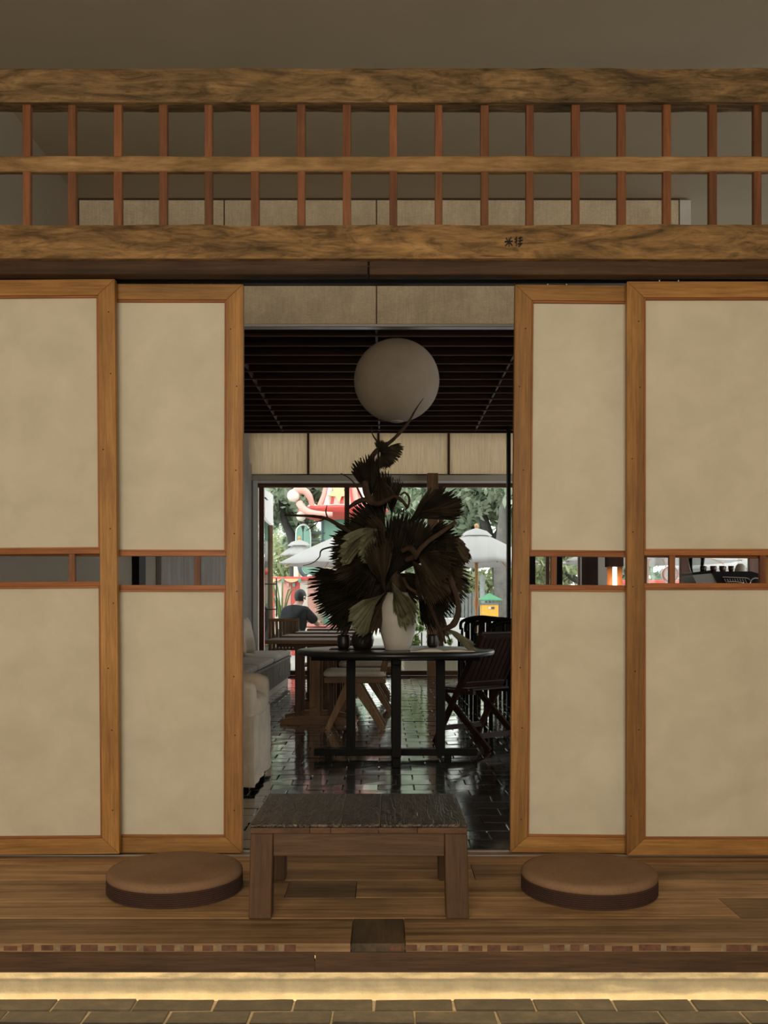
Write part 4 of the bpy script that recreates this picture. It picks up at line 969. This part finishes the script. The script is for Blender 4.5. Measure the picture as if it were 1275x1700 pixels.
tree('large dark forked tree behind the left parasol', 495, 29, [([(500, gv(29), 0), (495, 985, 0), (492, 925, 0), (484, 890, 0), (472, 862, 0), (462, 800, 0), (450, 740, 0)], [15, 14, 13, 8, 6, 4, 2]),
     ([(492, 925, 0), (497, 890, .3), (492, 860, .3), (478, 835, .3)], [8, 6, 4, 2]), ([(496, 905, 0), (502, 880, -.3), (512, 850, -.3), (530, 800, 0), (545, 750, 0)], [8, 7, 5, 4, 2])],
     [(470, 830, 0, 55, 2.2, 45), (520, 780, 0, 70, 2.2, 50), (440, 770, 0, 60, 2.2, 55), (500, 890, 1.8, 40, .6, 40), (580, 790, 0.5, 60, 2, 50)], 15000, .17, LEAF_A, TRUNK, 1)
tree('leafy green tree in the middle of the window behind the palm', 690, 33, [([(680, gv(33), 0), (682, 950, 0), (676, 880, 0), (690, 800, 0)], [9, 8, 6, 3])],
     [(670, 850, 0, 70, 2.5, 60), (720, 800, 0, 60, 2.5, 55), (640, 780, 0, 60, 2.5, 50), (700, 930, 0, 60, 2.2, 45), (610, 900, 0, 50, 2, 60)], 12000, .18, LEAF_A, TRUNK_G, 2)
tree('tree with a slanting dark trunk above the right parasol', 815, 27, [([(832, gv(27), 0), (826, 960, 0), (815, 900, 0), (802, 860, 0), (785, 810, 0), (770, 760, 0)], [8, 8, 8, 8, 6, 3]), ([(815, 900, 0), (838, 860, 0), (850, 800, 0)], [5, 4, 2])],
     [(800, 820, .8, 60, 1.6, 50), (760, 860, 1.2, 50, 1.4, 50), (850, 830, .8, 55, 1.6, 60), (780, 770, 0, 60, 2, 45)], 11000, .15, LEAF_A, TRUNK, 3)
tree('thick grey trunk tree beside the yellow kiosk', 833, 25, [([(834, gv(25), 0), (832, 980, 0), (831, 930, 0), (838, 850, 0), (850, 780, 0)], [13, 12, 11, 9, 5])],
     [(870, 800, .5, 60, 1.6, 60), (900, 860, .5, 60, 1.6, 50)], 7000, .15, LEAF_A, TRUNK_G, 4)
tree('tree with a bent bough seen through the right slot', 985, 28, [([(985, gv(28), 0), (980, 990, 0), (962, 966, 0), (945, 955, 0), (925, 925, 0), (918, 890, 0)], [12, 10, 6, 5, 4, 2])],
     [(945, 920, .8, 50, 1.2, 50), (905, 950, .8, 45, 1.2, 45), (960, 880, .8, 60, 1.5, 50), (1020, 900, .8, 60, 1.5, 50)], 9000, .13, LEAF_B, TRUNK, 5)
def hedge(label, u0, u1, v0, d, dep, count, m, seed, name='hedge'):
    t = thing(name, label, 'hedge', (xx((u0 + u1) / 2, d), d, -.03)); s = d / F; n = max(2, int((u1 - u0) / 55)); bl = []
    for i in range(n):
        u = u0 + (u1 - u0) * (i + .5) / n; hh = (gv(d) - v0) / 2
        bl.append((*P(u, v0 + hh, d), (u1 - u0) / n * .75 * s, dep, hh * s))
    leaves_mesh('foliage', bl, count, .13 if d > 22 else .06, m, t, seed)
    tube('stem', [P((u0 + u1) / 2, gv(d), d), P((u0 + u1) / 2, v0 + 20, d)], .06, TRUNK, t); return t
hedge('light green shrubbery behind the right parasol pole', 690, 880, 925, 30, 1.2, 9000, LEAF_B, 11)
hedge('green shrubbery under the forked tree', 400, 560, 880, 34, 1.2, 8000, LEAF_B, 12)
hedge('clipped dark hedge seen through the right edge slot', 1000, 1290, 938, 26, .8, 9000, LEAF_C, 13)
hedge('distant green treetops filling the window behind everything', 330, 1000, 770, 42, 2.0, 17000, LEAF_A, 14)
hedge('distant green trees beyond the right slots', 1000, 1500, 890, 44, 2.0, 9000, LEAF_A, 15)
# shrub by the low wall, tall plant by the open door
t = thing('flowering_shrub', 'bright green shrub in the planter just outside the window', 'shrub', (xx(700, 16.2), 16.2, .2))
leaves_mesh('foliage', [(*P(700, 1050, 16.2), .22, .15, .28), (*P(672, 1062, 16.2), .2, .15, .2), (*P(730, 1058, 16.2), .2, .15, .22)], 1500, .045, LEAF_D, t, 21)
tube('stem', [P(700, 1050, 16.2) + Vector((0, 0, -.43)), P(700, 1050, 16.2)], .012, TRUNK, t)
t = thing('tall_grass_plant', 'tall narrow-leaved green plant beside the open glass door', 'plant', (xx(468, 18.1), 18.1, -.03))
lathe('pot', [(.12, 0), (.16, .3), (.15, .3), (.11, .28), (.001, .27)], (xx(468, 18.1), 18.1, -.03), plain('grey_pot', (.4, .4, .38), .8), t, 24)
for i in range(22):
    a = i * 2.4; s = .5 + (i % 5) * .11; b0 = Vector((xx(468, 18.1), 18.1, .26)); dx = math.cos(a) * .22 * s; dy = math.sin(a) * .18 * s; hh = 1.35 * s
    pts = [b0, b0 + Vector((dx * .3, dy * .3, hh * .6)), b0 + Vector((dx, dy, hh)), b0 + Vector((dx * 1.7, dy * 1.7, hh * .96))]
    tube('blade', spline(pts, 3), [.016] * 4 + [.012] * 3 + [.009, .006, .002], LEAF_D, t, 4)
# open glass door leaf just outside
t = thing('glass_door', 'glass door standing open outside the left end of the window', 'door', (xx(450, 15.9), 15.75, -.03))
du = xx(450, 15.9)
box('stile', du - .028, du + .028, 15.88, 15.94, -.02, zz(872, 15.9), W_OAK('Z'), t, .004)
box('door_pane', du - .02, du - .012, 15.2, 15.88, .02, zz(872, 15.9), GLASS, t)
box('bottom_rail', du - .035, du + .01, 15.2, 15.88, -.02, .04, W_WIN('Y'), t)
for s, u in ((-1, 441.5), (1, 459)):
    x = xx(u, 15.7); tube('pull_handle', [(x, 15.7, zz(1024, 15.7)), (x, 15.7, zz(960, 15.7))], .012, BLACKM, t, 10)
for v in (969.5, 1011.5): tube('handle_stub', [(xx(441.5, 15.7), 15.7, zz(v, 15.7)), (xx(459, 15.7), 15.7, zz(v, 15.7))], .01, BLACKM, t, 8)
t = thing('white_sign_box', 'white box sign projecting above the open glass door', 'sign', (xx(446, 16), 15.6, zz(872, 15.9)))
vs = [(xx(439.5, 15.4), 15.4, zz(812, 15.4)), (xx(439.5, 15.4), 15.4, zz(858, 15.4)), (xx(453.5, 16.3), 16.3, zz(822, 16.3)), (xx(453.5, 16.3), 16.3, zz(874, 16.3))]
vs += [(a - .05, b_, c) for a, b_, c in vs]
mesh('sign_panel', vs, [(0, 1, 3, 2), (4, 6, 7, 5), (0, 2, 6, 4), (1, 5, 7, 3), (0, 4, 5, 1), (2, 3, 7, 6)], plain('sign_white', (.74, .72, .72), .6, .06, 6), t)
tube('sign_bracket', [(du, 15.38, zz(830, 15.4)), (du, 15.1, zz(830, 15.4))], .012, BLACKM, t)

# parasols
WOODP = plain('varnished_pole', (.55, .27, .11), .5, .1, 20)
def parasol(label, u, d, v_apex, v_rim, Rm, sides=8, rot=0.0, tilt=0):
    c = Vector((xx(u, d), d, 0)); za = zz(v_apex, d); zr = zz(v_rim, d)
    t = thing('parasol', label, 'parasol', (c.x, c.y, -.03), 'white parasols outside')
    vs, fs = [], []; M = 6; per = 6; n = sides * per
    for k in range(M + 1):
        f = k / M
        for i in range(n):
            a = 2 * math.pi * i / n + rot; ph = (i % per) / per; sag = 1 - (.055 * math.sin(math.pi * ph)) * f - (1 - math.cos(math.pi / sides)) * math.sin(math.pi * ph) * f * .8
            z = za + (zr - za) * (f ** 1.12) - .02 * math.sin(math.pi * ph) * f
            vs.append((c.x + Rm * max(f, .015) * sag * math.cos(a), c.y + Rm * max(f, .015) * sag * math.sin(a), z))
    for k in range(M):
        for i in range(n): fs.append((k*n + i, k*n + (i+1) % n, (k+1)*n + (i+1) % n, (k+1)*n + i))
    o = mesh('canopy', vs, fs, CANOPY, t, True); o.modifiers.new('s', 'SOLIDIFY').thickness = .006
    lathe('vent', [(.3, -.07), (.2, .02), (.03, .075)], (c.x, c.y, za - .02), CANOPY, t, 8 * 3, True, False)
    tube('pole', [(c.x, c.y, -.03), (c.x, c.y, za + .1)], .03, WOODP, t, 12); ball('finial', (c.x, c.y, za + .1), .04, WOODP, t, (1, 1, 1.2), 12)
    lathe('pole_joint', [(.035, -.12), (.05, -.05), (.05, .05), (.035, .12)], (c.x, c.y, zz(1000, d)), WOODP, t, 16, True, False)
    hz = zr + (za - zr) * .12
    lathe('hub', [(.05, -.05), (.07, 0), (.05, .05)], (c.x, c.y, hz), WOODP, t, 16, True, False)
    for i in range(sides):
        a = 2 * math.pi * i / sides + rot; r2 = .52
        e = Vector((c.x + Rm * r2 * math.cos(a), c.y + Rm * r2 * math.sin(a), za + (zr - za) * r2 ** 1.12 - .03)); tube('strut', [(c.x, c.y, hz), e], .011, WOODP, t, 6)
        e2 = Vector((c.x + Rm * .98 * math.cos(a), c.y + Rm * .98 * math.sin(a), zr - .015)); tube('rib', [(c.x, c.y, za - .04), (c.x + Rm * .5 * math.cos(a), c.y + Rm * .5 * math.sin(a), za + (zr - za) * .46 - .02), e2], .011, WOODP, t, 6)
    lathe('base', [(.28, 0), (.28, .06), (.06, .1), (.05, .35)], (c.x, c.y, -.03), plain('parasol_base', (.2, .2, .2), .7), t, 24); return t
parasol('white parasol at the right side of the window', 791, 18.4, 882, 937, 1.3, 8, .2)
parasol('white parasol left of the palm leaves, behind the seated person', 577, 20.6, 884, 937, 1.52, 8, .39)
parasol('white parasol half hidden behind the open glass door', 342, 18.0, 890, 937, 1.2, 8, .1)
parasol('small far white parasol whose top shows above the left parasol', 497, 24.1, 900, 922, .5, 8, .3)
parasol('white parasol seen through the right edge slot', 1075, 18.5, 884, 933, 1.75, 8, .3)
parasol('white parasol behind the espresso machine', 1215, 21, 890, 946, 1.5, 8, .1)

# red hat tower of the playground
RED = plain('glossy_red', (.62, .09, .075), .35, .06, 4); PINK = plain('faded_pink', (.70, .36, .30), .45, .06, 4); CREAM = plain('cream_white', (.74, .66, .58), .5, .05, 4); YEL = plain('warm_yellow', (.78, .52, .28), .5, .05, 4)
GRN = plain('playground_green', (.16, .33, .25), .5, .06, 4); NAVY = plain('dark_outline', (.05, .08, .11), .5, .1); PALEG = plain('pale_outline', (.52, .58, .54), .5, .05)
pt_ = thing('playground_tower', 'red hat-roofed playground tower with a curled horn and yellow star', 'playground tower', (xx(572, 26), 26, -.03))
d = 26; s = d / F; cx = xx(570, d)
lathe('hat_cone', [(46 * s, zz(850, d)), (41 * s, zz(842, d)), (34 * s, zz(825, d)), (28 * s, zz(800, d)), (20 * s, zz(760, d)), (8 * s, zz(715, d)), (.02, zz(700, d))], (cx, d, 0), RED, pt_, 40, True, False)
for k in range(7):
    a = -math.pi * .5 + (k - 3) * .42 + .2; q = []
    for v, r_ in ((846, 43.6), (842, 41.3), (825, 34.4), (800, 28.4), (770, 22.3)): q.append(Vector((cx + r_ * s * math.cos(a), d + r_ * s * math.sin(a), zz(v, d))))
    tube('cone_stripe', q, [.10, .10, .09, .08, .05], CREAM if k % 2 else PINK, pt_, 6)
lathe('hat_brim', [(46 * s, zz(846, d)), (66 * s, zz(852, d)), (72 * s, zz(849, d)), (74 * s, zz(846, d)), (75 * s, zz(850, d)), (66 * s, zz(858, d)), (40 * s, zz(866, d))], (cx, d, 0), RED, pt_, 48, True, False)
lathe('brim_piping', [(46 * s, zz(843, d)), (48 * s, zz(842, d)), (48 * s, zz(845, d)), (46 * s, zz(846, d))], (cx, d, 0), CREAM, pt_, 40, True, False)
star = []
for k in range(10):
    a = math.pi / 2 + math.pi * k / 5 + math.pi; r_ = (19 if k % 2 == 0 else 8.5) * s; star.append((cx - 6 * s + r_ * math.cos(a), zz(822, d) + r_ * math.sin(a)))
prism('star', star, d - 43 * s, d - 37 * s, YEL, pt_)
horn = [P(519, 850, d - .8), P(517, 833, d - .85), P(511, 820, d - .9), P(502, 814, d - .9), P(492, 815, d - .9), P(488, 821, d - .9)]
c = spline(horn, 6); tube('horn', c, list(np.interp(np.linspace(0, 1, len(c)), [0, .3, .7, 1], [3 * s, 5 * s, 6.5 * s, 6 * s])), PINK, pt_, 14)
ball('horn_ball', P(487, 823, d - .9), 10 * s, CREAM, pt_)
sw = spline([P(497, 835, d - .9), P(502, 843, d - 1.0), P(513, 850, d - 1.1), P(530, 853, d - 1.15), P(552, 854, d - 1.2)], 5); tube('brim_curl', sw, list(np.linspace(6 * s, 4 * s, len(sw))), PINK, pt_, 12)
ball('brim_ball', P(519, 846, d - .5), 10 * s, CREAM, pt_); ball('brim_ball', P(500, 857, d - .7), 8 * s, CREAM, pt_)
box('tower_wall', cx - 36 * s, cx + 36 * s, d - .3, d + .6, -.03, zz(862, d), GRN, pt_)
for u in (497.5, 509):
    sh = [(xx(u - 5.2, d - .6), zz(925, d - .6)), (xx(u + 5.2, d - .6), zz(925, d - .6)), (xx(u + 5.2, d - .6), zz(884, d - .6)), (xx(u + (3 if u < 500 else -1), d - .6), zz(875 if u < 500 else 872.5, d - .6)), (xx(u + (1 if u < 500 else -3), d - .6), zz(874, d - .6)), (xx(u - 5.2, d - .6), zz(884, d - .6))]
    prism('shutter', sh, d - .64, d - .6, GRN, pt_)
arch = [P(492, 926, d - .6), P(492, 886, d - .6), P(495, 876, d - .6), P(503.5, 871, d - .6), P(512, 876, d - .6), P(515, 886, d - .6), P(515, 926, d - .6)]
tube('shutter_frame', spline(arch, 4), .03, PALEG, pt_, 6); box('shutter_post', xx(491, d), xx(516, d), d - .6, d - .55, -.03, zz(924, d), CREAM, pt_)
for v in (885, 898): bar('railing', P(515, v, d - .3), P(540, v, d - .3), .03, .03, NAVY, pt_, (0, 1, 0))
box('railing_post', xx(536, d), xx(538, d), d - .35, d - .3, zz(1010, d), zz(866, d), NAVY, pt_)
# lower playground booth: green arch, red swag counter
bo = thing('playground_booth', 'low red and yellow playground booth behind the seated person', 'booth', (xx(540, 23), 23, -.03)); d = 23; s = d / F
box('wall', xx(508, d), xx(600, d), d, d + .5, -.03, zz(938, d), BEIGE, bo); box('roof_band', xx(505, d), xx(600, d), d - .05, d + .55, zz(938, d), zz(930, d), WOODP, bo)
arc = [P(497 + 34 * (1 - math.cos(a)), 940 + 24 * math.sin(a), d - .1) for a in [i * math.pi / 2 / 8 for i in range(9)]]
tube('arch_trim', arc, .05, NAVY, bo, 8); prism('arch_panel', [(p.x + .04, p.z + .04) for p in arc] + [(xx(534, d), zz(932, d)), (xx(499, d), zz(932, d))], d - .06, d - .02, GRN, bo)
tube('swag', spline([P(515, 962, d - .15), P(540, 956, d - .2), P(565, 950, d - .2), P(600, 948, d - .2)], 6), .07, RED, bo, 8)
box('counter', xx(538, d), xx(600, d), d - .3, d, -.03, zz(1002, d), GRN, bo)
for u in (545, 552, 562, 569): box('counter_window', xx(u, d - .3), xx(u + 5, d - .3), d - .33, d - .3, zz(1026, d), zz(1010, d), PALEG, bo, .004)
ball('bead', P(514, 957, d - .3), 4 * s, CREAM, bo); tube('bead_post', [P(514, 960, d - .3), P(514, gv(d), d - .3)], 1.4 * s, NAVY, bo)
fe = thing('red_fence', 'red playground fence with yellow swags left of the booth', 'fence', (xx(470, 22), 22, -.03)); d = 22
for i in range(9):
    u0 = 400 + i * 14
    box('fence_panel', xx(u0, d), xx(u0 + 13.4, d), d, d + .06, -.03, zz(960, d), (RED, CREAM, PINK)[i % 3], fe, .01)
box('fence_rail', xx(400, d), xx(526, d), d - .06, d, zz(964, d), zz(957.5, d), RED, fe, .01)
for u0 in (438, 470): prism('swag', [(xx(u0 + 30 * a, d), zz(961 + 6 * math.sin(math.pi * a), d)) for a in [i / 8 for i in range(9)]], d - .1, d - .06, YEL, fe)
for u0 in (470, 498): box('fence_tile', xx(u0 - 2, d), xx(u0 + 2.5, d), d - .12, d - .1, zz(967, d), zz(960, d), GRN, fe)
for u0 in (476, 486): box('fence_tile', xx(u0, d), xx(u0 + 4, d), d - .05, d - .001, zz(974, d), zz(968, d), GRN if u0 > 480 else PINK, fe)
t = thing('red_counter_fence', 'long red and white fence seen through the right edge slot', 'fence', (xx(1100, 23), 23, -.03)); d = 23
box('fence_rail', xx(1000, d), xx(1290, d), d - .05, d + .05, zz(970, d), zz(963, d), RED, t, .01)
for i in range(22): box('fence_panel', xx(1000 + i * 13.2, d), xx(1000 + i * 13.2 + 12.8, d), d - .02, d + .02, -.03, zz(970, d), CREAM if i % 2 else PINK, t)
t = thing('round_sign', 'round white sign with a red ring seen through the right edge slot', 'sign', P(1112, 953, 16.5)); c = P(1112, 953, 16.5); r_ = .15
o = lathe('disc', [(r_, -.015), (r_, .015), (.001, .015)], c, CREAM, t, 40, False); o.rotation_euler.x = R(90)
o = lathe('ring', [(r_ * .8, -.02), (r_ * .9, -.02), (r_ * .9, .02), (r_ * .8, .02)], c, RED, t, 40, False); o.rotation_euler.x = R(90)
o.location = (0, -.008, 0); tube('post', [c + Vector((0, .03, -r_)), Vector((c.x, c.y + .03, -.03))], .02, NAVY, t)
# yellow kiosk with a green roof
d = 24; s = d / F; kx = xx(812, d); t = thing('kiosk', 'small yellow kiosk with a green hipped roof', 'kiosk', (kx, d, -.03))
box('body', kx - 13.5 * s, kx + 13.5 * s, d - .25, d + .25, -.03, zz(1004, d), plain('kiosk_yellow', (.80, .43, .06), .5, .05), t, .01); box('collar', kx - 14 * s, kx + 14 * s, d - .26, d + .26, zz(1004, d), zz(1001, d), plain('kiosk_grey', (.24, .23, .22), .6), t)
for sx in (-1, 1):
    for sy in (-1, 1): tube('roof_post', [(kx + sx * 16 * s, d + sy * .22, zz(1004, d)), (kx + sx * 16 * s, d + sy * .22, zz(993, d))], .012, GRN, t, 6)
e = 19.5 * s; zr, za = zz(995.5, d), zz(984.5, d)
mesh('roof', [(kx - e, d - .32, zr), (kx + e, d - .32, zr), (kx + e, d + .32, zr), (kx - e, d + .32, zr), (kx, d, za), (kx - e, d - .32, zr - .025), (kx + e, d - .32, zr - .025), (kx + e, d + .32, zr - .025), (kx - e, d + .32, zr - .025)],
     [(0, 1, 4), (1, 2, 4), (2, 3, 4), (3, 0, 4), (0, 5, 6, 1), (1, 6, 7, 2), (2, 7, 8, 3), (3, 8, 5, 0), (5, 8, 7, 6)], plain('kiosk_green', (.09, .27, .15), .5, .06), t)
box('label_plate', kx - 3 * s, kx + 1.2 * s, d - .262, d - .25, zz(1011, d), zz(1007.5, d), CREAM, t); box('label_plate', kx + 1.4 * s, kx + 7 * s, d - .262, d - .25, zz(1011, d), zz(1007.5, d), NAVY, t)
tag(tube('lamp_post', [P(801, gv(28), 28), P(801, 955, 28)], .075, plain('pale_grey_post', (.42, .44, .45), .6), None, 14, True), 'pale grey post behind the yellow kiosk', 'post')
fn = thing('grey_fence', 'grey upright fence behind the right parasol pole', 'fence', (xx(770, 28.4), 28.4, -.03)); d = 28.4
for i in range(26): box('fence_board', xx(700 + i * 6, d), xx(704.6 + i * 6, d), d, d + .04, -.03, zz(985 - (i * 7) % 3, d), plain('fence_grey', (.27, .29, .30), .7), fn)
for v in (992, 1030): box('fence_rail', xx(699, d), xx(857, d), d + .04, d + .08, zz(v + 2, d), zz(v - 2, d), plain('fence_grey', (.27, .29, .30), .7), fn)
tag(box('curb_wall', xx(640, 22), xx(900, 22), 22, 22.4, -.03, .82, plain('white_render', (.55, .55, .53), .8, .05), None, .02), 'low white wall in front of the yellow kiosk', 'wall')

# ------------------------------------------------------------------ seated person outside
pr_ = thing('person', 'seated person in a black T-shirt leaning on a table outside the window', 'person', (0, 0, 0))
def skin_mesh(name, verts, edges, radii, root, m, parent, sub=2):
    me = bpy.data.meshes.new(name); me.from_pydata(verts, edges, []); me.update(); o = link_mesh(name, me, (0, 0, 0), m, parent)
    md = o.modifiers.new('skin', 'SKIN'); md.use_smooth_shade = True
    for i, r_ in enumerate(radii):
        sv = me.skin_vertices[0].data[i]; sv.radius = r_ if hasattr(r_, '__len__') else (r_, r_); sv.use_root = (i == root)
    ss = o.modifiers.new('sub', 'SUBSURF'); ss.levels = sub; ss.render_levels = sub; return o
SKIN = plain('skin', (.42, .25, .18), .55, .05, 8); SHIRT = fabric('black_tshirt', (.018, .020, .023), (.012, .013, .015), 300); TROUS = fabric('grey_trousers', (.10, .11, .13), (.07, .08, .09), 300); HAIR = plain('dark_hair', (.012, .010, .010), .6, .2, 40)
# local frame: facing +X, seat top at z = .45
SK = {'pel': (0, 0, .56), 'wai': (.05, 0, .72), 'che': (.13, 0, .93), 'nec': (.19, 0, 1.07), 'skb': (.22, 0, 1.11), 'hea': (.255, 0, 1.19),
      'shl': (.13, .195, .95), 'ell': (.30, .31, .74), 'hal': (.52, .14, .78), 'shr': (.13, -.195, .95), 'elr': (.30, -.31, .74), 'har': (.52, -.14, .78),
      'hil': (.05, .1, .53), 'knl': (.46, .13, .52), 'anl': (.44, .13, .08), 'tol': (.58, .14, .04), 'hir': (.05, -.1, .53), 'knr': (.46, -.13, .52), 'anr': (.44, -.13, .08), 'tor': (.58, -.14, .04)}
names = list(SK); ix = {k: i for i, k in enumerate(names)}
ed = [('pel', 'wai'), ('wai', 'che'), ('che', 'nec'), ('nec', 'skb'), ('skb', 'hea'), ('che', 'shl'), ('shl', 'ell'), ('ell', 'hal'), ('che', 'shr'), ('shr', 'elr'), ('elr', 'har'), ('pel', 'hil'), ('hil', 'knl'), ('knl', 'anl'), ('anl', 'tol'), ('pel', 'hir'), ('hir', 'knr'), ('knr', 'anr'), ('anr', 'tor')]
rad = {'pel': .13, 'wai': .125, 'che': .13, 'nec': .058, 'skb': .062, 'hea': .09, 'shl': .062, 'ell': .045, 'hal': .032, 'shr': .062, 'elr': .045, 'har': .032, 'hil': .09, 'knl': .065, 'anl': .045, 'tol': .035, 'hir': .09, 'knr': .065, 'anr': .045, 'tor': .035}
skin_mesh('body', [SK[k] for k in names], [(ix[a], ix[b_]) for a, b_ in ed], [rad[k] for k in names], 0, SKIN, pr_)
sv = ['pel', 'wai', 'che', 'shl', 'shr']; q = [Vector(SK[k]) for k in sv]
mid = lambda a, b_, f: Vector(SK[a]).lerp(Vector(SK[b_]), f)
V = [q[0], q[1], q[2], mid('che', 'nec', .75), q[3], mid('shl', 'ell', .85), q[4], mid('shr', 'elr', .85)]
skin_mesh('t_shirt', V, [(0, 1), (1, 2), (2, 3), (2, 4), (4, 5), (2, 6), (6, 7)], [(.20, .23), (.20, .23), (.19, .20), (.115, .115), .095, .085, .095, .085], 0, SHIRT, pr_)
V = [Vector((.0, 0, .55)), SK['hil'], SK['knl'], mid('knl', 'anl', .92), SK['hir'], SK['knr'], mid('knr', 'anr', .92)]
skin_mesh('trousers', V, [(0, 1), (1, 2), (2, 3), (0, 4), (4, 5), (5, 6)], [.145, .11, .085, .065, .11, .085, .065], 0, TROUS, pr_)
bm = bmesh.new(); bmesh.ops.create_uvsphere(bm, u_segments=24, v_segments=16, radius=1)
for v in list(bm.verts):
    if v.co.z < -.15 and v.co.x > -.1 or v.co.z < -.8 or (v.co.x > .55 and v.co.z < .45): bm.verts.remove(v)
bmesh.ops.scale(bm, vec=(.108, .092, .125), verts=bm.verts); bm_finish('hair', bm, (.245, 0, 1.213), HAIR, pr_, True)
ball('nose', (.355, 0, 1.18), .018, SKIN, pr_, (1, .7, 1.1), 10)
for sy in (-1, 1):
    ball('ear', (.252, sy * .09, 1.18), .025, SKIN, pr_, (.7, .35, 1.2), 10); ball('eye', (.336, sy * .035, 1.205), .011, HAIR, pr_, (.6, 1, .7), 8); ball('shoe', (.54, sy * .135, .045), .05, BLACKM, pr_, (2.2, .95, .85), 14)
    hp = Vector((.52, sy * .14, .78)); ball('palm', hp + Vector((.035, -sy * .01, 0)), .036, SKIN, pr_, (1.2, .95, .55), 12)
    for k in range(4):
        f0 = hp + Vector((.07, sy * (.024 - k * .016) - sy * .01, .005)); l_ = (.05, .06, .056, .044)[k]
        tube('finger', [f0, f0 + Vector((l_ * .5, 0, .006)), f0 + Vector((l_, -sy * .006, -.016))], [.009, .0085, .006], SKIN, pr_, 7)
    tube('thumb', [hp + Vector((.02, -sy * .035, .005)), hp + Vector((.05, -sy * .055, .012)), hp + Vector((.075, -sy * .055, .004))], [.011, .010, .007], SKIN, pr_, 7)
pr_.location = (xx(483, 16.4), 16.4, 0); pr_.rotation_euler.z = R(58); pr_.scale = (1.08, 1.08, 1.03)
st = thing('stool', 'wooden stool under the seated person outside', 'stool', (0, 0, 0))
lathe('seat', [(.19, .40), (.2, .41), (.2, .43), (.19, .435), (.001, .435)], (0, 0, 0), W_OAK('X'), st, 32)
for a in range(4): tube('leg', [(.2 * math.cos(a * 1.571 + .78), .2 * math.sin(a * 1.571 + .78), -.03), (.13 * math.cos(a * 1.571 + .78), .13 * math.sin(a * 1.571 + .78), .405)], .017, W_OAK('Z'), st)
st.location = pr_.location + Vector((0, 0, 0))
ot = thing('outdoor_table', 'small red-topped outdoor table in front of the seated person', 'table', (0, 0, 0))
box('table_top', -.35, .35, -.35, .35, .70, .735, RED, ot, .01); lathe('pedestal', [(.24, -.03), (.24, 0), (.03, .03), (.03, .70)], (0, 0, 0), BLACKM, ot, 24, True, True, True)
ot.location = pr_.location + Vector((.47, .74, 0)); ot.rotation_euler.z = R(58)
